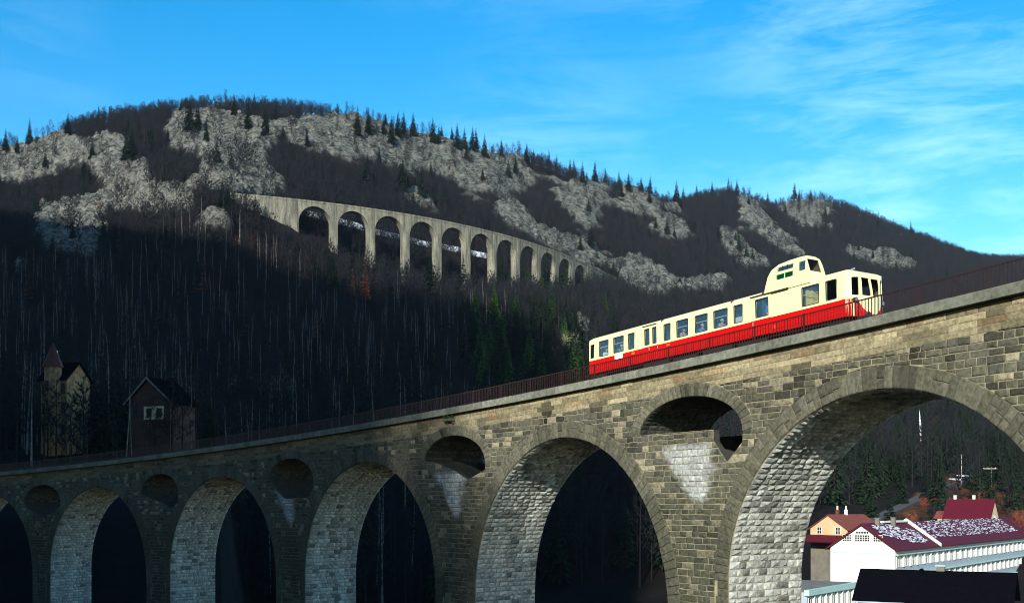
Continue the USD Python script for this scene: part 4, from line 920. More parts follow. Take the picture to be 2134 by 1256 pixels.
def house_walls(L, W, zb, z0, h):
    return mt(ext_x([(0, zb), (W, zb), (W, z0), (W / 2, z0 + h), (0, z0)], 0, L))
def window(parent, x0, x1, z0, z1, face, nx=2, nz=2, frame=None, pane=None, at=0.0, thick=0.10):
    """face 'y' : in the plane y=at looking to -y; 'x': in the plane x=at looking to -x; 'X': plane x=at looking to +x"""
    frame = frame or MAT_WHITE; pane = pane or MAT_PANE
    def put(a0, a1, c0, c1, d0, d1):
        if face == 'y': return bx(a0, a1, at - d1, at - d0, c0, c1)
        if face == 'x': return bx(at - d1, at - d0, a0, a1, c0, c1)
        return bx(at + d0, at + d1, a0, a1, c0, c1)
    b = [put(x0, x0 + .08, z0, z1, 0.0, thick), put(x1 - .08, x1, z0, z1, 0.0, thick), put(x0 + .08, x1 - .08, z0, z0 + .08, 0.0, thick), put(x0 + .08, x1 - .08, z1 - .08, z1, 0, thick)]
    for i in range(1, nx): c = x0 + (x1 - x0) * i / nx; b.append(put(c - .04, c + .04, z0 + .08, z1 - .08, 0, thick * .8))
    for i in range(1, nz): c = z0 + (z1 - z0) * i / nz; b.append(put(x0 + .08, x1 - .08, c - .035, c + .035, 0, thick * .7))
    w = part(parent, 'window', put(x0 + .04, x1 - .04, z0 + .04, z1 - .04, 0.0, 0.03), pane)
    part(w, 'frame', cat(b), frame); return w
# long white factory
FA = Frame((63.7, 180.0, 0), (.614, .789)); FW_, FL_ = 11.0, 105.0; ZE, ZR, ZG = -7.55, 3.85, -20.0
fac = thing('factory', 'long white factory with a wine red roof flecked with old snow, in the valley', 'factory', matrix=FA.m())
part(fac, 'wall', house_walls(FL_, FW_, ZG - 1, ZE, ZR - .1), MAT_WHITE)
rf = part(fac, 'roof', roof_mesh(FL_, FW_, ZE, ZR, 0.75, .25, .7), MAT_REDROOF)
k_ = ZR / (FW_ / 2)
part(rf, 'fire_wall', mt(ext_x([(-.8, ZE - .8 * k_ + .2), (FW_ / 2, ZE + ZR + .2), (FW_ + .6, ZE - .6 * k_ + .2), (FW_ + .6, ZE - .6 * k_ + .75), (FW_ / 2, ZE + ZR + .85), (-.8, ZE - .8 * k_ + .75)], 22.5, 23.2)), MAT_WHITE)
part(rf, 'ridge_capping', bx(9.0, 22.5, FW_ / 2 - .5, FW_ / 2 + .5, ZE + ZR + .2, ZE + ZR + .52), MAT_WHITE)
for x, y in ((5.5, 4.6), (12.5, 4.2)): part(rf, 'chimney', cat(bx(x, x + .7, y, y + .7, ZE + ZR - .8, ZE + ZR + 1.0), bx(x - .08, x + .78, y - .08, y + .78, ZE + ZR + 1.0, ZE + ZR + 1.15)), MAT_CONC)
rs_ = np.random.default_rng(12); tri = []
def on_roof(x, t, lift=.05):      # t: 0 at the eave .. 1 at the ridge, near side
    y = -.75 + (FW_ / 2 + .75) * t; return np.array([x, y, ZE + (y) * k_ + .27 + lift])
for i in range(1100):              # patches of old snow
    c = rs_.random()
    if c < .38: x, t = rs_.uniform(2, 20), rs_.uniform(.18, .92)
    else: x, t = rs_.uniform(24, 88), rs_.uniform(.30, .97)
    if c < .38 and abs(t - (.95 - x * .035)) > .36: continue
    w, h = rs_.uniform(.25, 1.1), rs_.uniform(.008, .024); n = 9; an = np.sort(rs_.uniform(0, 2 * np.pi, n)); rr = rs_.uniform(.5, 1.1, n)
    p = [on_roof(x + w * r * math.cos(a) + 1.0 * h * 8 * math.sin(a), np.clip(t + h * r * math.sin(a), .03, .985), .04 + .0001 * i) for a, r in zip(an, rr)]
    tri.append(trimesh.Trimesh(p, [[0, j, j + 1] for j in range(1, n - 1)], process=False))
part(fac, 'roof_snow', cat(tri), MAT_SNOW, kind='stuff')
for y0, y1, z0, z1, nx, nz in ((2.05, 3.65, -6.55, -5.35, 4, 3), (4.2, 6.8, -6.55, -5.35, 6, 3), (4.35, 6.65, -5.25, -4.75, 5, 1), (7.35, 8.95, -6.55, -5.35, 4, 3)):
    window(fac, y0, y1, z0, z1, 'x', nx, nz, at=-.002, thick=.12)
part(fac, 'gable_band', bx(-.06, 0, 0, FW_, -8.55, -8.35), MAT_TEAL)
part(fac, 'gable_pilaster', cat(bx(-.08, -.002, 3.7, 4.05, ZG, -8.55), bx(-.08, -.002, -.02, .3, ZG, -7.7), bx(-.08, -.002, FW_ - .3, FW_ + .02, ZG, -7.7)), MAT_WHITE)
part(fac, 'frieze', bx(0.3, FL_, -.10, 0, ZE - .95, ZE - .1), MAT_GREYBLUE)
for r in range(4):
    zt = ZE - 1.15 - 3.45 * r
    part(fac, 'teal_ledge', bx(0, FL_, -.55, 0, zt - .02, zt + .16), MAT_TEAL)
    part(fac, 'spandrel', bx(.3, FL_, -.12, 0, zt - 3.27, zt - 2.05), MAT_GREYBLUE)
    for i in range(28 if r < 3 else 0):
        x = .6 + 3.7 * i
        window(fac, x, x + 2.75, zt - 2.0, zt - .06, 'y', 3, 2, pane=MAT_BLUEPANE, at=-.002, thick=.10)
        part(fac, 'fin', bx(x + 2.95, x + 3.45, -.34, 0, zt - 2.05, zt - .025), MAT_WHITE)
# low annex in front of the gable
AN = Frame((40.6, 149.0, 0), (.614, .789))
an = thing('annex', 'low flat-roofed factory annex with a pale teal fascia, beside the great arch', 'building', matrix=AN.m())
part(an, 'wall', bx(0, 19, 0, 9, -21, -12.2), MAT_GREYBLUE); part(an, 'roof', bx(-.2, 19.2, .25, 9.2, -12.2, -12.02), MAT_CONC); part(an, 'fascia', bx(-.3, 19.3, -.45, .25, -12.75, -11.95), MAT_TEAL)
for i in range(9):
    window(an, .4 + 2.1 * i, 1.85 + 2.1 * i, -15.2, -13.1, 'y', 2, 1, pane=MAT_PANE, at=-.002); part(an, 'fin', bx(2.02 + 2.1 * i, 2.26 + 2.1 * i, -.3, 0, -15.3, -12.76), MAT_WHITE)
part(an, 'ledge', bx(-.2, 19.2, -.5, 0, -15.6, -15.32), MAT_TEAL)
# dark-roofed house in front
p1, p2 = np.array([38.5, 118.0]), np.array([51.3, 111.0]); dd = (p2 - p1) / np.linalg.norm(p2 - p1); nn = np.array([-dd[1], dd[0]]); W_ = 8.4
DH = Frame((*(p1 - nn * W_ / 2), 0), dd); Ld = float(np.linalg.norm(p2 - p1))
dh = thing('dark_roofed_house', 'house with a big dark slate roof and brown gable in front of the white factory', 'house', matrix=DH.m())
part(dh, 'wall', house_walls(Ld, W_, -21, -10.1, 2.75), MAT_BROWNWALL)
rf = part(dh, 'roof', roof_mesh(Ld, W_, -10.1, 2.75, .45, .2, .5), MAT_SLATE)
ch = part(rf, 'chimney', bx(7.3, 8.1, W_ / 2 - .1, W_ / 2 + .6, -8.2, -6.7), MAT_CONC); part(ch, 'cap', bx(7.2, 8.2, W_ / 2 - .2, W_ / 2 + .7, -6.7, -6.52), MAT_GREYBLUE)
part(rf, 'dormer', mt(ext_y([(4.9, -7.9), (6.7, -7.9), (5.8, -6.95)], W_ / 2 - 1.2, W_ / 2 + .6)), MAT_SLATE)
part(rf, 'gutter', bx(-.4, Ld + .4, -.62, -.48, -10.42, -10.28), MAT_GREYBLUE)
window(dh, 2.6, 3.8, -12.6, -11.2, 'X', 2, 2, at=Ld + .002); window(dh, 4.8, 6.0, -12.6, -11.2, 'X', 2, 2, at=Ld + .002)
for x in (1.5, 5.0, 8.5, 11.8): window(dh, x, x + 1.1, -13.2, -11.6, 'y', 2, 2, at=-.002)
# ochre house left of the factory
OH = Frame((63.5, 205.0, 0), (.80, .60)); oh = thing('ochre_house', 'ochre house with a brown red roof half hidden by the great arch', 'house', matrix=OH.m())
part(oh, 'wall', house_walls(11, 8.5, -7.4, -5.0, 2.6), MAT_OCHRE); part(oh, 'lower_wall', bx(.05, 10.95, .05, 8.45, -20, -7.4), MAT_CONC); rf = part(oh, 'roof', roof_mesh(11, 8.5, -5.0, 2.6, .4, .2, .3), MAT_TILE)
for x in (2.5, 5.2): c = part(rf, 'chimney', bx(x, x + .5, 4.0, 4.5, -3.2, -1.3), MAT_TILE if x < 3 else MAT_WHITE); part(c, 'chimney_pot', cyl([x + .25, 4.25, -1.3], [x + .25, 4.25, -.6], .17, 8), MAT_WHITE)
part(oh, 'awning_roof', mt(ext_y([(-2.6, -7.6), (0, -6.4), (0, -6.15), (-2.7, -7.4)], -.5, 9.2)), MAT_REDROOF)
window(oh, 1.5, 2.6, -6.0, -4.6, 'x', 2, 2, at=-.002); window(oh, 5.8, 6.9, -6.0, -4.6, 'x', 2, 2, at=-.002)
for x in (1.5, 4.5, 7.5): window(oh, x, x + 1.1, -8.5, -7.0, 'y', 2, 2, at=-.002)
# house with the bright wine red roof behind the factory
RH = Frame((103.5, 259.5, 0), (.80, -.60)); rh = thing('red_roofed_house', 'small cream house with a plain wine red roof above the factory', 'house', matrix=RH.m())
part(rh, 'wall', house_walls(10.5, 8.0, -13, -3.4, 4.1), MAT_CREAMWALL); rf = part(rh, 'roof', roof_mesh(10.5, 8.0, -3.4, 4.1, .4, .2, .25), MAT_REDROOF)
for x in (1.2, 5.5): part(rf, 'chimney', cat(bx(x, x + .6, 4.2, 4.8, .1, 1.7), bx(x - .06, x + .66, 4.14, 4.86, 1.7, 1.85)), MAT_WHITE)
part(rh, 'wing', house_walls(1.6, 5.0, -13, -3.6, 1.2).apply_translation([-1.6, .5, 0]), MAT_CREAMWALL); part(rf, 'wing_roof', roof_mesh(2.2, 5.0, -3.6, 1.5, .3, .15, .2).apply_translation([-2.2, .5, 0]), MAT_TILE)
for x in (1.6, 4.6, 7.6): window(rh, x, x + 1.1, -5.6, -4.2, 'y', 2, 2, at=-.002)
window(rh, 3.4, 4.5, -4.4, -3.0, 'X', 2, 2, at=10.502)
# turreted villa in the wood on the left
VL = Frame((-87.5, 201.0, 0), (.94, -.34)); zv = 9.0
MAT_DARKTILE = plain('dark_red_tiles', (0.06, 0.018, 0.014), 0.9, noise=0.7, scale=1.5)
vl = thing('turreted_villa', 'old stone villa with a pointed reddish turret among bare trees at the far left', 'villa', matrix=VL.m())
part(vl, 'wall', house_walls(6, 6, zv - 3, 23.0, 3.0), MAT_STONEWALL); rf = part(vl, 'roof', roof_mesh(6, 6, 23.0, 3.0, .5, .2, .5), MAT_SLATE)
part(vl, 'white_chimney_stack', bx(.1, 1.0, 2.4, 3.2, 23, 28.6), MAT_WHITE)
tw = part(vl, 'turret', trimesh.creation.cylinder(1.5, 19, sections=10).apply_translation([3.2, -.4, zv + 6.5]), MAT_STONEWALL)
part(tw, 'turret_roof', trimesh.creation.cone(1.9, 4.6, sections=10).apply_translation([3.2, -.4, zv + 16.0]), MAT_DARKTILE)
for i, x in enumerate((.35, 4.7)):
    for z_ in (12.5, 16.5, 20.0): window(vl, x, x + 1.0, z_, z_ + 2.0, 'y', 2, 2, frame=MAT_BROWNWALL, at=-.002)
window(vl, 2.75, 3.65, 20.4, 22.4, 'y', 2, 2, frame=MAT_BROWNWALL, at=-1.88)
# gabled cottage
GH = Frame((-70.5, 199.0, 0), (.90, -.30)); gh = thing('gabled_cottage', 'dark gabled cottage with a cream wall behind bare trees at the left', 'house', matrix=GH.m())
gw = mt(ext_y([(0, 6), (9.0, 6), (9.0, 18.4), (4.3, 22.4), (0, 18.4)], 0, 8)); part(gh, 'wall', gw, MAT_BROWNWALL)
gr_ = part(gh, 'roof', mt(ext_y([(-.7, 17.9), (4.3, 22.6), (9.7, 17.9), (9.7, 18.2), (4.3, 22.95), (-.7, 18.2)], -.55, 8.4)), MAT_SLATE); part(gr_, 'verge_board', mt(ext_y([(-.7, 17.85), (4.3, 22.55), (9.7, 17.85), (9.7, 18.25), (4.3, 23.0), (-.7, 18.25)], -.68, -.56)), MAT_CONC)
part(gh, 'cream_wall', bx(3.4, 7.6, -.08, 0, 15.2, 17.6), MAT_CREAMWALL)
for x in (1.0, 4.0, 6.2): window(gh, x, x + 1.1, 15.6, 17.2, 'y', 2, 2, frame=MAT_BROWNWALL, at=-.085 if x > 3 else -.002)
# hut with snowy roofs and the road up to it
road, rc = strip_on_hill([(1800, 1094), (1822, 1084), (1850, 1071), (1885, 1054), (1920, 1037), (1955, 1020), (1985, 1009), (2010, 1003)], 3.4, .3, 5.0)
MAT_ROAD = plain('old_asphalt', (0.055, 0.05, 0.052), 0.85, noise=0.6, scale=0.5); top('road', road, MAT_ROAD, 'narrow road climbing the slope behind the factory', None, None, 'structure'); CLEAR.append((rc, 7.0))
def hut(u, v, L, W, lab):
    p = unproject(u, v + 6); t = thing('snowy_roofed_hut', lab, 'hut', matrix=Frame((p[0], p[1], p[2]), (.9, .25)).m())
    part(t, 'wall', bx(0, L, 0, W, -2.5, 1.9), MAT_BROWNWALL); part(t, 'roof', mt(ext_x([(-.4, 1.9), (W + .3, 2.3), (W + .3, 2.45), (-.4, 2.05)], -.3, L + .3)), MAT_CONC)
    part(t, 'roof_snow', mt(ext_x([(-.42, 2.06), (W + .3, 2.46), (W + .3, 2.62), (-.42, 2.24)], -.32, L + .32)), MAT_SNOW); part(t, 'door', bx(L * .4, L * .4 + .9, -.05, 0, -.1, 1.8), MAT_SLATE)
    CLEAR.append((np.array([[p[0] + 2, p[1] + 1]]), 9.0))
hut(2007, 1000, 3.8, 2.6, 'small hut with a snow-covered lean-to roof at the top of the road'); hut(1989, 1008, 2.2, 2.0, 'tiny snow-covered shed just below the larger hut at the end of the road')
MAT_POLE = plain('weathered_pole', (0.34, 0.31, 0.27), 0.9, noise=0.6, scale=2.0)
def pole(u, v, h, arm, lab, lean=0.0):
    p = unproject(u, v); t = thing('utility_pole', lab, 'pole', loc=p); part(t, 'post', tube([[0, 0, -1], [lean * h, 0, h]], [.16, .10], 8), MAT_POLE)
    if arm: part(t, 'crossarm', bx(-arm + lean * h, arm * .6 + lean * h, -.08, .08, h - .6, h - .35), MAT_POLE); [part(t, 'insulator', cyl([x + lean * h, 0, h - .35], [x + lean * h, 0, h - .1], .06, 6), MAT_WHITE) for x in (-arm * .9, -arm * .4, arm * .5)]
pole(2004, 1010, 9.5, 0, 'slim bare pole standing beside the snow-roofed hut'); pole(2066, 1020, 7.0, 2.6, 'pale pole with a long crossarm on the slope right of the snow-roofed hut'); 
# thin waterfall on the dark slope, seen through the great arch
wf = unproject(1919, 930); MAT_WATER = M('falling_water', {'p': ('principled_bsdf', {'base_color': (0.80, 0.86, 0.92), 'roughness': 0.35})}, [])
hgt = (930 - 856) / F * wf[1]; pts = [[-.9 - .05 * i, -3.0, hgt * i / 16] for i in range(17)]
top('waterfall', tube(np.array(pts) + wf, 0.02 + 0.62 * np.sin(np.linspace(0.1, 3.0, 17)) ** 1.3 * np.linspace(1, .55, 17), 8), MAT_WATER, 'thin white waterfall on the dark slope, framed by the great arch', 'waterfall', smooth=True)
CLEAR.append((np.stack([np.linspace(wf[0] * .55, wf[0], 12), np.linspace(wf[1] * .55, wf[1], 12)], 1), 6.0))
for o, r in (((63.7, 180), 1), ((-84, 203), 5.5), ((-66, 202), 5.0), ((104, 262), 10), ((66, 208), 9)): CLEAR.append((np.array([o]), r))
CLEAR.append((np.stack([63.7 + .614 * np.arange(0, 106, 4) - .789 * 5.5, 180 + .789 * np.arange(0, 106, 4) + .614 * 5.5], 1), 9.0))

# ---------------------------------------------------------------- trees
def wedge(p, q, w, rg):          # a thin twig: one sharp triangle
    d_ = q - p; s = np.cross(d_, rg.normal(size=3)); s *= w / (np.linalg.norm(s) + 1e-9); return np.array([p - s, p + s, q])
def tris(T): T = np.array(T); return trimesh.Trimesh(T.reshape(-1, 3), np.arange(len(T) * 3).reshape(-1, 3), process=False)
def bare_tree(seed, H, r0, first, spread, nb, ntw, tw):
    rg = np.random.default_rng(seed); n = 6; zt = np.linspace(0, H, n); lean = np.cumsum(rg.normal(0, .12, (n, 2)), 0) * np.linspace(0, 1, n)[:, None] * H / 14
    trunk = np.c_[lean, zt]; wood = [tube(np.vstack([[0, 0, -1.2], trunk]), np.r_[r0 * 1.2, r0 * np.linspace(1, .12, n)], 5, False)]; T = []
    for i in range(nb):
        f = first + (1 - first) * (i + rg.random()) / nb; b = np.array([np.interp(f * H, zt, trunk[:, k]) for k in range(3)])
        az = i * 2.4 + rg.normal(0, .4); L = H * spread * (1.08 - f) ** .6 * rg.uniform(.7, 1.15); up = rg.uniform(.5, 1.1)
        d_ = np.array([math.cos(az), math.sin(az), up]); d_ /= np.linalg.norm(d_); e = b + d_ * L + np.array([0, 0, L * .18]); m = b + d_ * L * .5
        wood.append(tube([b, m, e], [r0 * .32 * (1.1 - f), r0 * .2 * (1.1 - f), .015], 3, False))
        for j in range(ntw):
            g = rg.uniform(.2, 1.0); p = b + (m - b) * 2 * g if g < .5 else m + (e - m) * (2 * g - 1)
            dv = d_ * .7 + rg.normal(0, .6, 3) + np.array([0, 0, .5]); dv /= np.linalg.norm(dv); l = L * rg.uniform(.22, .5); q = p + dv * l; T.append(wedge(p, q, tw * 1.3, rg))
            for k in range(3):
                h = rg.uniform(.25, .95); p2 = p + (q - p) * h; d2 = dv + rg.normal(0, .65, 3) + np.array([0, 0, .25]); d2 /= np.linalg.norm(d2); T.append(wedge(p2, p2 + d2 * l * rg.uniform(.35, .7), tw, rg))
    return cat(wood), tris(T)
def spruce(seed, H, R, n_w, per, droop=.28, full=1.0):
    rg = np.random.default_rng(seed); T = []; trunk = tube([[0, 0, -1.2], [0, 0, H * .5], [0, 0, H * .97]], [H * .014, H * .009, .02], 5, False)
    for i in range(n_w):
        f = (i + rg.uniform(0, .6)) / n_w; z = H * (.06 + .93 * f); Rr = R * (1 - f) ** .85 * rg.uniform(.78, 1.15) + .12
        for j in range(max(4, int(per * (1 - .5 * f)))):
            if rg.random() > full: continue
            az = rg.uniform(0, 2 * np.pi); L = Rr * rg.uniform(.6, 1.1); c, s = math.cos(az), math.sin(az); dirv = np.array([c, s, 0]); sd = np.array([-s, c, 0]); z0 = z + rg.normal(0, .1)
            tip = np.array([c * L, s * L, z0 - droop * L]); mid = np.array([c * L * .55, s * L * .55, z0 + .03 * L]); w = L * rg.uniform(.16, .27)
            T.append(np.array([[0, 0, z0 + .05], mid + sd * w, mid - sd * w])); T.append(np.array([mid + sd * w * .9, tip, mid - sd * w * .9 + [0, 0, -.08 * L]]))
            T.append(np.array([mid, mid + sd * w * 1.6 + dirv * w * .9 + [0, 0, -.22 * L], mid + dirv * w * .9])); T.append(np.array([mid, mid - sd * w * 1.6 + dirv * w * .9 + [0, 0, -.22 * L], mid + dirv * w * .9]))
    T.append(np.array([[.12, 0, H * .93], [-.12, 0, H * .93], [0, 0, H * 1.02]])); T.append(np.array([[0, .12, H * .93], [0, -.12, H * .93], [0, 0, H * 1.02]]))
    return trunk, tris(T)
def bush(seed, R, H, n, w):
    rg = np.random.default_rng(seed); T = []; st = []
    for i in range(14):
        az = rg.uniform(0, 6.28); q = np.array([math.cos(az) * R * rg.uniform(.2, .8), math.sin(az) * R * rg.uniform(.2, .8), H * rg.uniform(.5, .9)]); p = q * [.15, .15, 0] - [0, 0, .5]; st.append(tube([p, q], [.05, .015], 3, False))
        for j in range(n // 14):
            g = rg.uniform(.15, 1); b = p + (q - p) * g; d_ = rg.normal(0, 1, 3) + [0, 0, .8]; d_ *= rg.uniform(.15, .5) * H / np.linalg.norm(d_); T.append(wedge(b, b + d_, w, rg))
    return cat(st), tris(T)
PROTO = {'bare_a': (bare_tree(1, 13.5, .20, .28, .34, 13, 7, .048), MAT_BARK, MAT_TWIG), 'bare_b': (bare_tree(2, 15.5, .22, .34, .30, 14, 7, .048), MAT_BARK, MAT_TWIG), 'bare_c': (bare_tree(3, 11.0, .16, .2, .40, 12, 7, .048), MAT_BARK, MAT_TWIG),
         'far_a': (bare_tree(31, 13.0, .16, .05, .34, 18, 8, .10), MAT_BARK, MAT_TWIG), 'far_b': (bare_tree(32, 14.0, .16, .08, .32, 18, 8, .10), MAT_BARK, MAT_TWIG),
         'slender': (bare_tree(4, 19.0, .20, .55, .18, 13, 6, .048), MAT_PALEBARK, MAT_TWIG), 'slender_b': (bare_tree(8, 17.0, .17, .60, .16, 12, 6, .048), MAT_PALEBARK, MAT_TWIG), 'red': (bare_tree(5, 9.0, .12, .15, .38, 13, 8, .048), MAT_BARK, MAT_TWIG_RED),
         'spruce_a': (spruce(11, 18, 3.5, 26, 17), MAT_BARK, MAT_SPRUCE), 'spruce_b': (spruce(12, 15, 3.2, 22, 16, .35), MAT_BARK, MAT_SPRUCE), 'spruce_lit': (spruce(13, 17, 3.7, 25, 17, .3), MAT_BARK, MAT_SPRUCE_LIT), 'larch': (spruce(14, 17, 2.7, 20, 10, .05, .75), MAT_BARK, MAT_LARCH),
         'bush_grey': (bush(21, 2.2, 3.2, 700, .03), MAT_BARK, MAT_TWIG_GREY), 'bush_red': (bush(22, 2.4, 2.8, 700, .03), MAT_BARK, MAT_TWIG_RUST), 'bush_brown': (bush(23, 2.2, 3.4, 700, .03), MAT_BARK, MAT_TWIG)}
for nm, ((tr_, cr_), mb, mc) in PROTO.items():
    c = stage.CreateClassPrim('/World/class_' + nm); c.SetTypeName('Xform'); part(c, 'trunk' if 'bush' not in nm else 'stems', tr_, mb); part(c, 'crown' if 'bush' not in nm else 'twigs', cr_, mc)
def plant(name, proto, p, scale, rz, label, category, group=None):
    x = UsdGeom.Xform.Define(stage, child('/World', name)); x.AddTranslateOp().Set(Gf.Vec3d(*map(float, p))); x.AddRotateZOp().Set(float(rz)); x.AddScaleOp().Set(Gf.Vec3f(*([float(scale)] * 3 if np.ndim(scale) == 0 else map(float, scale))))
    q = x.GetPrim(); q.GetReferences().AddInternalReference(Sdf.Path('/World/class_' + proto)); q.SetInstanceable(True); tag(q, label, category, group); return q
rt_ = np.random.default_rng(2024)
cop_u = np.array([0, 171, 400, 626, 900, 1094, 1240, 1538, 1848, 2134]); cop_v = np.array([984, 968, 936, 905, 859, 822, 790, 720, 655, 589])
def clear_of(x, y):
    ok = np.ones(len(x), bool)
    from scipy.spatial import cKDTree
    q = np.stack([x, y], 1)
    for pts, r in CLEAR: ok &= cKDTree(np.asarray(pts)[:, :2]).query(q)[0] > r
    return ok
_fp = fpos(np.linspace(0, 380, 600), 0, 0); _fu = 1067 + F * _fp[:, 0] / _fp[:, 1]
def seat_by_tip(u, vtip, h, ymax=1560):
    ys = np.linspace(200, ymax, 3000); xs = (u - 1067) / F * ys; zz_ = hz(xs, ys); vb = YH - F * zz_ / ys; vt = vb - h * F / ys
    k = np.argmax(vt <= vtip); k = k if vt[k] <= vtip else int(np.argmin(vt)); return np.array([xs[k], ys[k], zz_[k]])
used = []; FRONT = []
VT = {-91: 'leftmost', -87: 'second from the left', -83.5: 'middle', -80.5: 'fourth from the left', -77: 'rightmost', -73.5: 'leftmost', -70: 'second from the left', -67: 'middle', -63.5: 'fourth from the left', -60: 'rightmost'}
for bx_, by_, bp in ((-87, 190, 'bare_b'), (-83.5, 188, 'slender'), (-80.5, 191, 'bare_a'), (-77, 189, 'bare_c'), (-91, 192, 'bare_b'), (-70, 190, 'bare_c'), (-67, 188, 'slender_b'), (-63.5, 190, 'bare_b'), (-60, 191, 'bare_a'), (-73.5, 187, 'bare_a')):
    plant('bare_tree', bp, (bx_, by_, float(hz(bx_, by_)) - .2), rt_.uniform(.85, 1.1), rt_.uniform(0, 360), VT[bx_] + ' of the leafless trees standing right in front of ' + ('the turreted villa' if bx_ < -75 else 'the gabled cottage'), 'tree', 'leafless trees right in front of ' + ('the turreted villa' if bx_ < -75 else 'the gabled cottage'))
def conifer(u, vtip, h, proto, name, label, group, cat_='tree', rad=4):
    front = vtip > 500 and 620 < u < 1300 and vtip < 760; p = seat_by_tip(u, vtip, h, np.interp(u, _fu, _fp[:, 1]) - 9 if front else 1560)
    if front: h = min(34, max(h, (YH - F * p[2] / p[1] - vtip) * p[1] / F))
    H0 = {'spruce_a': 18, 'spruce_b': 15, 'spruce_lit': 17, 'larch': 17}[proto]; s = h / H0
    plant(name, proto, p - [0, 0, .2], s * np.array([rt_.uniform(.85, 1.15), rt_.uniform(.85, 1.15), 1.0]), rt_.uniform(0, 360), label, cat_, group); used.append(p[:2]); FRONT.append((u, p[1], 2.6 * h / 17 * F / p[1])) if name == 'larch_tree' or 'below the far' in label or 'between far' in label or 'crowded between' in label or 'great arch' in label else None
RIDGE = [(12, 268, 17), (36, 282, 13), (62, 247, 19), (142, 236, 15), (206, 220, 15), (302, 208, 12), (395, 203, 24), (412, 214, 20), (488, 200, 14), (530, 184, 13), (518, 205, 22), (554, 222, 20), (745, 222, 22), (768, 226, 20), (800, 238, 16), (816, 242, 22), (830, 232, 20), (841, 234, 18), (861, 235, 19), (902, 246, 20),
         (915, 262, 15), (953, 258, 21), (968, 268, 17), (985, 262, 19), (992, 264, 17), (1010, 282, 19), (1045, 290, 14), (1098, 299, 17), (1112, 312, 15), (1129, 318, 15), (1144, 314, 19), (1160, 324, 16), (1188, 326, 18), (1196, 333, 16), (1214, 338, 19), (1240, 336, 19), (1262, 352, 13), (1290, 356, 19), (1310, 360, 17), (1336, 366, 13), (1355, 366, 16),
         (1410, 374, 20), (1424, 374, 20), (1452, 376, 18), (1484, 372, 17), (1518, 368, 20), (1524, 368, 17), (1536, 370, 18), (1600, 372, 17), (1656, 372, 20), (1690, 396, 13), (1830, 442, 22), (1862, 455, 17), (1898, 462, 22), (1920, 482, 14), (2084, 520, 12)]
SP_RIDGE, SP_SLOPE, SP_LOW = 'spruces along the skyline of the mountain', 'spruces scattered over the upper mountainside', 'green spruces in front of the far viaduct'
ORD = ['leftmost', 'second from the left', 'third from the left', 'fourth from the left', 'fifth from the left', 'sixth from the left', 'seventh from the left', 'eighth from the left', 'ninth from the left', 'tenth from the left', 'eleventh from the left', 'twelfth from the left', 'thirteenth from the left', 'fourteenth from the left', 'fifteenth from the left', 'sixteenth from the left', 'seventeenth from the left', 'eighteenth from the left', 'nineteenth from the left', 'twentieth from the left']
ORD += [f'number {i} from the left' for i in range(21, 70)]
def ordered(lst, zones, head):     # (entry, label): told apart by the landmark they stand over and their order there
    out = []
    for (u0, u1, where) in zones:
        inside = sorted(q for q in lst if u0 <= q[0] < u1)
        for i, e in enumerate(inside): out.append((e, f'{head}, {ORD[i]} of those {where}' if len(inside) <= 24 else f'{head} among others crowded {where}'))
    return out
for (u, v, h), lab in ordered(RIDGE, [(0, 350, 'over the left rocks'), (350, 640, 'on the main summit'), (640, 900, 'above the far viaduct'), (900, 1120, 'right of the summit'), (1120, 1400, 'above the railcar tail'), (1400, 2134, 'on the right-hand hill')], 'dark spruce on the skyline'): conifer(u, v - 3, h + 2, ('spruce_a', 'spruce_b')[rt_.integers(2)], 'spruce_tree', lab, SP_RIDGE)
SLOPE = [(476, 386, 15), (490, 396, 11), (500, 402, 9), (765, 318, 26), (838, 322, 27), (880, 345, 22), (790, 305, 14), (275, 262, 25), (262, 280, 18), (318, 268, 20), (350, 262, 14), (175, 326, 20), (186, 338, 16), (1006, 345, 13), (1075, 320, 18), (1060, 330, 16), (1232, 458, 22), (1390, 452, 16), (1320, 430, 12), (1497, 470, 17), (1540, 478, 20), (1556, 500, 15), (1610, 500, 14), (1636, 418, 15), (1780, 515, 15), (1975, 545, 22), (1470, 400, 14), (1560, 400, 13), (1720, 425, 14), (1296, 380, 14), (640, 262, 16), (612, 300, 14), (1380, 600, 15), (700, 380, 16), (1210, 480, 16), (430, 250, 14), (1700, 470, 16), (1450, 500, 15), (1585, 545, 14)]
for (u, v, h), lab in ordered(SLOPE, [(0, 620, 'among the left rocks'), (620, 1120, 'above the far viaduct'), (1120, 1480, 'above the railcar tail'), (1480, 2134, 'above the railcar front')], 'dark spruce below the skyline'): conifer(u, v, h, ('spruce_a', 'spruce_b')[rt_.integers(2)], 'spruce_tree', lab, SP_SLOPE)
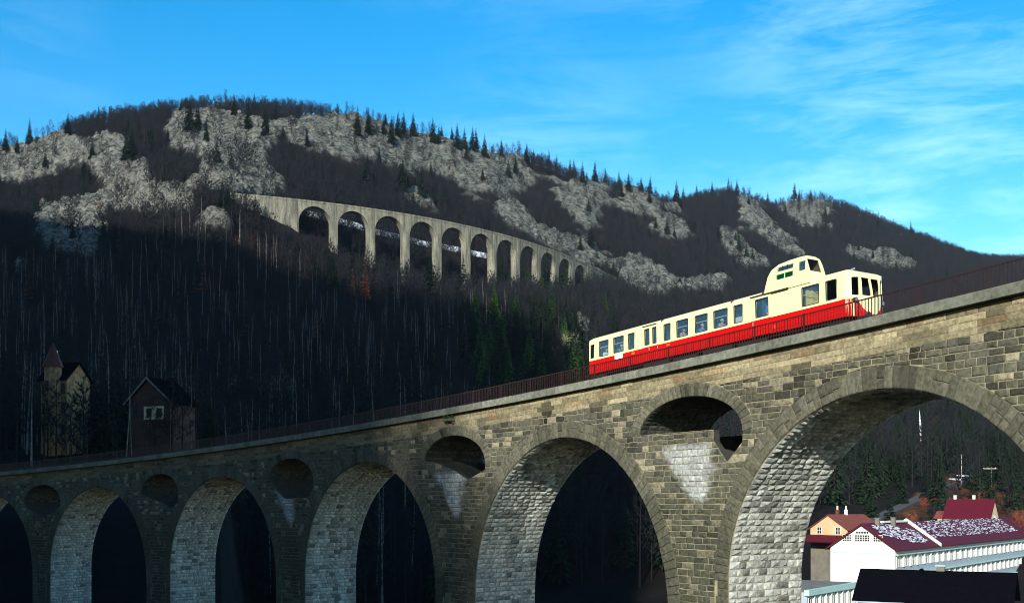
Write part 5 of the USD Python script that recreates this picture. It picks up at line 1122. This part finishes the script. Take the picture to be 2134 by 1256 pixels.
LOW = [(965, 528, 15, 0), (895, 520, 13, 0), (735, 512, 14, 0), (783, 520, 12, 0), (1045, 523, 19, 0), (1060, 560, 15, 1), (1100, 545, 18, 1), (1139, 520, 22, 0), (1128, 560, 18, 1), (1175, 528, 22, 0), (1190, 560, 18, 0), (1214, 570, 20, 0), (1030, 585, 20, 1), (1012, 600, 16, 0), (1075, 600, 20, 1), (1150, 590, 20, 1), (1165, 610, 18, 0), (1110, 620, 20, 0), (1050, 640, 20, 1), (1090, 655, 18, 0), (1140, 660, 20, 0), (1020, 660, 20, 1),
       (1200, 640, 18, 0), (1292, 590, 16, 0), (1304, 600, 15, 0), (1262, 610, 16, 1), (1240, 620, 15, 0), (985, 640, 18, 0), (1000, 700, 18, 0), (1060, 720, 18, 1), (1180, 700, 14, 0), (1130, 720, 16, 1), (900, 540, 14, 0), (690, 540, 14, 0), (1330, 590, 14, 0), (1380, 610, 14, 0), (1230, 660, 14, 0), (955, 590, 16, 0), (870, 600, 15, 0), (640, 590, 14, 0), (215, 440, 18, 0), (240, 470, 18, 0), (540, 560, 15, 0), (1100, 700, 16, 1), (1160, 740, 14, 0), (1085, 760, 14, 0), (1040, 770, 14, 0), (490, 720, 13, 1), (590, 730, 12, 1), (220, 720, 13, 0)]
LOW += [(float(rt_.uniform(985, 1290)), float(rt_.uniform(590, 760)), float(rt_.uniform(15, 21)), int(rt_.random() < .35)) for _ in range(52)]
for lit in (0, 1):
    for (u, v, h, _), lab in ordered([q for q in LOW if q[3] == lit], [(0, 620, 'in the dark left wood'), (620, 1000, 'below the far viaduct piers'), (1000, 2134, 'between far viaduct and railcar')], 'fresh green spruce' if lit else 'dark green spruce'): conifer(u, v, h, 'spruce_lit' if lit else ('spruce_a', 'spruce_b')[rt_.integers(2)], 'spruce_tree', lab, SP_LOW if 'crowded' not in lab else ('sunlit-toned green' if lit else 'dark green') + ' spruces crowded between far viaduct and railcar')
DEEP = [(u_, v_, h_) for u_, v_, h_ in zip(rt_.uniform(930, 1260, 46), rt_.uniform(660, 800, 46), rt_.uniform(12, 20, 46))] + [(u_, v_, h_) for u_, v_, h_ in zip(rt_.uniform(1090, 1420, 12), rt_.uniform(860, 940, 12), rt_.uniform(12, 17, 12))]
for (u, v, h), lab in ordered([q for q in DEEP if q[1] > 830], [(0, 2300, 'seen through the second arch from the right')], 'dark spruce') + [(q, 'dark spruce low in the wood left of the railcar') for q in DEEP if q[1] < 830]: conifer(u, v, h, ('spruce_a', 'spruce_b')[rt_.integers(2)], 'spruce_tree', lab, 'dark spruces low in the wood left of the railcar' if v < 830 else 'dark spruces seen through the second great arch')
ARCH = [(2040, 880, 16, 1), (2075, 890, 17, 1), (2010, 900, 15, 0), (2110, 910, 16, 0), (2120, 960, 12, 1), (1960, 860, 15, 0), (1880, 880, 14, 0), (1800, 900, 14, 0), (2060, 940, 11, 1), (1840, 860, 15, 0), (1985, 840, 15, 0), (1760, 900, 14, 0), (1900, 900, 15, 0), (1860, 910, 14, 0), (1930, 940, 14, 0), (1960, 930, 15, 0), (2000, 870, 15, 0), (2090, 930, 14, 1), (2130, 900, 15, 0), (1830, 930, 14, 0), (1790, 950, 13, 0), (1880, 960, 12, 0), (2020, 930, 13, 0), (1945, 880, 15, 0), (1815, 980, 12, 0), (1855, 1000, 11, 0)]
for lit in (0,):
    for (u, v, h, _), lab in ordered(ARCH, [(0, 2300, 'on the slope inside the rightmost arch')], 'fresh green spruce' if lit else 'dark spruce'): conifer(u, v, h, 'spruce_lit' if lit else 'spruce_a', 'spruce_tree', lab, 'spruces seen through the great arch')
LARCH = [(760, 533, 24, 'tall russet larch in front of the far viaduct, the largest of the russet trees'), (425, 535, 17, 'russet larch in the dark wood left of the far viaduct'), (128, 482, 15, 'russet larch against the grey cliff at the far left'), (248, 470, 18, 'thin russet larch in the wood below the rocks at the left'), (968, 665, 17, 'russet larch low in the wood, left of the railcar'), (60, 560, 15, 'russet larch lowest of those at the far left edge'), (330, 620, 14, 'russet larch half way down the dark wood, above the gabled cottage'), (510, 640, 13, 'russet larch standing alone in the middle of the dark left wood'), (660, 640, 14, 'russet larch in the dark wood below the second far viaduct pier'), (870, 700, 13, 'russet larch low in the wood below the fourth far viaduct arch'), (735, 560, 15, 'small russet larch beside the largest one'), (405, 560, 12, 'short russet larch left of its taller neighbour in the dark wood')]
for u, v, h, lab in LARCH: conifer(u, v, h, 'larch', 'larch_tree', lab, None)
BUSH = [(590, 775, 3.0, 'bush_grey'), (540, 770, 2.4, 'bush_grey'), (630, 785, 2.2, 'bush_brown'), (480, 780, 2.2, 'bush_grey'), (890, 806, 1.9, 'bush_grey'), (975, 800, 1.9, 'bush_grey'), (950, 808, 1.5, 'bush_grey'), (830, 805, 2.0, 'bush_red'), (760, 820, 2.0, 'bush_red'), (720, 830, 1.8, 'bush_red'), (670, 830, 1.8, 'bush_red'), (1185, 692, 2.6, 'bush_grey'), (1150, 720, 2.2, 'bush_grey'), (1000, 760, 2.2, 'bush_red'), (275, 800, 2.6, 'bush_red'), (300, 780, 2.4, 'bush_red'), (420, 826, 2.4, 'bush_red'), (390, 780, 2.2, 'bush_red'), (290, 870, 1.7, 'bush_grey'), (330, 885, 1.5, 'bush_grey'), (360, 815, 1.8, 'bush_brown'), (520, 850, 1.6, 'bush_brown'), (560, 860, 1.5, 'bush_red'),
        (1930, 1030, 1.2, 'bush_red'), (1950, 1050, 1.3, 'bush_brown'), (1900, 1065, 1.2, 'bush_red'), (1880, 1075, 1.1, 'bush_brown'), (1970, 1035, 1.1, 'bush_grey'), (1965, 1060, 1.3, 'bush_red'), (2040, 1020, 1.3, 'bush_red'), (2050, 1035, 1.2, 'bush_red'), (2110, 1080, 1.4, 'bush_red'), (2125, 1060, 1.4, 'bush_red'), (1925, 1075, 1.2, 'bush_brown'), (1860, 1082, 1.0, 'bush_red')]
BL = {'bush_grey': 'pale grey green shrub', 'bush_red': 'reddish brown leafless shrub', 'bush_brown': 'dark brown leafless shrub'}
for u, v, s, pr in BUSH:
    p = seat_by_tip(u, v, 3 * s); far = u > 1700
    plant('shrub', pr, p - [0, 0, .1], s, rt_.uniform(0, 360), BL[pr] + (' on the bank behind the factory' if far else ' at the foot of the wood behind the near viaduct'), 'shrub', BL[pr] + ('s on the bank behind the factory' if far else 's at the foot of the wood'))
# the leafless wood that covers everything else
N = 170000; uu_ = rt_.uniform(-160, 2300, N); r_ = rt_.random(N); yy_ = np.sqrt(150 ** 2 + r_ * (1560 ** 2 - 150 ** 2)); xx_ = (uu_ - 1067) / F * yy_; zz_ = hz(xx_, yy_)
prob = np.clip(1.25 - (yy_ - 500) / 1400, .45, 1.0)
prob = np.where(_rk(np.stack([uu_, yy_], -1)) > .12, .05, prob)
prob = np.where(hidden[np.clip(np.searchsorted(ug, uu_), 0, NU - 1), np.clip(np.searchsorted(yg, yy_) - 2, 0, NY - 1)] & (yy_ > 1000), .25, prob)
vm_ = YH - F * (zz_ + 8.0) / yy_
for sh in rock_shapes: prob = np.where(shapely.contains_xy(sh.buffer(2), uu_, vm_) & (yy_ > 450), np.minimum(prob, .12), prob); prob = np.where((yy_ < 330) & (uu_ > 1700), .10, prob); prob = np.where((yy_ < 268) & (uu_ > 1560), 0, prob); prob = np.where((yy_ < 205) & (uu_ > 1050), 0, prob); prob = np.where((yy_ < 190), prob * .7, prob)
for uc, yc, hw in FRONT: prob = np.where((np.abs(uu_ - uc) < hw) & (yy_ < yc + 3) & (yy_ > yc - 75), prob * .12, prob)
keep = (rt_.random(N) < prob) & clear_of(xx_, yy_)
xx_, yy_, zz_, uu_ = xx_[keep], yy_[keep], zz_[keep], uu_[keep]
from scipy.spatial import cKDTree
tr = cKDTree(np.stack([xx_, yy_], 1)); drop = np.zeros(len(xx_), bool)
for i, j in sorted(tr.query_pairs(2.7)):
    if not drop[i]: drop[j] = True
if used: drop |= cKDTree(np.array(used)).query(np.stack([xx_, yy_], 1))[0] < 4.2
xx_, yy_, zz_, uu_ = xx_[~drop], yy_[~drop], zz_[~drop], uu_[~drop]
kinds = ['bare_a', 'bare_b', 'bare_c', 'slender', 'slender_b', 'red', 'far_a', 'far_b', 'spruce_b']
pk = rt_.random(len(xx_)); low_ = (yy_ < 560)
kk = np.where(low_, np.select([pk < .2, pk < .38, pk < .5, pk < .60, pk < .68, pk < .80, pk < .92], [0, 1, 2, 3, 4, 6, 7], 5), np.select([pk < .48, pk < .95], [6, 7], 5))
kk = np.where((uu_ > 1060) & low_ & ((kk == 3) | (kk == 4)), np.where(pk < .6, 6, 7), kk)
sp_ = rt_.random(len(xx_)); kk = np.where(sp_ < np.where((uu_ > 1700) & (yy_ < 750), .45, np.where(low_, np.where(uu_ > 620, .12, .05), .045)), 8, kk)
sc_ = rt_.uniform(.75, 1.2, len(xx_)) * np.where(yy_ > 700, .82, 1.0); rz_ = rt_.uniform(0, 360, len(xx_))
hh = np.array([13.5, 15.5, 11, 19, 17, 9, 13, 15, 15])[kk] * sc_
vt_ = YH - F * (zz_ + hh) / yy_; scr = hh * F / yy_
vis = (uu_ > 0) & (uu_ < 2134) & ((vt_ + scr * .35 < np.interp(uu_, cop_u, cop_v) - 8) | ((uu_ > 1740) & (vt_ > 830) & (vt_ < 1010)))
order = np.argsort(-np.where(vis, scr, 0))[:300]; ind = np.zeros(len(xx_), bool); ind[order] = True
LBL = {8: 'dark spruce among leafless trees', 6: 'dense grey brown leafless tree', 7: 'dense grey brown leafless tree', 0: 'grey brown leafless tree', 1: 'grey brown leafless tree', 2: 'grey brown leafless tree', 3: 'slender pale-trunked leafless tree', 4: 'slender pale-trunked leafless tree', 5: 'small reddish leafless tree'}
for i in order:
    k = kk[i]; arch_ = uu_[i] > 1740; side = 'seen through the great arch' if arch_ else ('in the dark wood left of the railcar' if uu_[i] > 700 else 'in the dark wood round the left-hand houses')
    plant('spruce_tree' if k == 8 else 'bare_tree', kinds[k], (xx_[i], yy_[i], zz_[i] - .15), sc_[i], rz_[i], f'{LBL[k]} {side}', 'tree', ('dark spruces among leafless trees ' if k == 8 else LBL[k] + 's ') + side)
rest = ~ind
NB_ = 9000; bxx, byy = rt_.uniform(-420, 60, NB_), rt_.uniform(-330, 60, NB_); bw = -(bxx * SUN_AZ[1]) + byy * SUN_AZ[0]; bt = -(bxx * SUN_AZ[0] + byy * SUN_AZ[1])  # added trees out of view, softening the edge of the hill shadow
bk = (bt < -130) & (bt > -290) & (bw < 8) & (bw > -260); bxx, byy = bxx[bk], byy[bk]
pi = UsdGeom.PointInstancer.Define(stage, '/World/distant_wood'); tag(pi.GetPrim(), 'leafless grey brown wood covering the mountainside, plus unseen trees added on the shading hill', 'wood', None, 'stuff')
pr = []
for nm in kinds:
    x = UsdGeom.Xform.Define(stage, f'/World/distant_wood/prototypes/{nm}'); (t_m, c_m), mb, mc = PROTO[nm]; part(x, 'trunk', t_m, mb); part(x, 'crown', c_m, mc); pr.append(x.GetPath())
pi.CreatePrototypesRel().SetTargets(pr)
pi.CreateProtoIndicesAttr(Vt.IntArray.FromNumpy(np.concatenate([kk[rest], rt_.integers(0, 3, len(bxx))]).astype(np.int32)))
pi.CreatePositionsAttr(Vt.Vec3fArray.FromNumpy(np.concatenate([np.stack([xx_, yy_, zz_ - .15], 1)[rest], np.stack([bxx, byy, near_z(bxx, byy) - .3], 1)]).astype(np.float32)))
pi.CreateScalesAttr(Vt.Vec3fArray.FromNumpy(np.repeat(np.concatenate([sc_[rest], rt_.uniform(.7, 1.3, len(bxx))])[:, None], 3, 1).astype(np.float32)))
a_ = np.radians(np.concatenate([rz_[rest], rt_.uniform(0, 360, len(bxx))])) / 2
pi.CreateOrientationsAttr(Vt.QuathArray([Gf.Quath(float(math.cos(a)), 0, 0, float(math.sin(a))) for a in a_]))
print('trees', len(xx_), 'instanced', int(rest.sum()))

# ---------------------------------------------------------------- air
MAT_HAZE = usdkit.material(stage, '/World/Looks/haze', {'v': ('principled_volume', {'color': (0.72, 0.84, 1.0), 'density': 0.000028, 'anisotropy': 0.2})}, [], volume='v.volume')
top('haze', bx(-2600, 2600, -1900, 3200, -330, 520), MAT_HAZE, 'thin bluish air over the valley', 'haze', None, 'stuff')
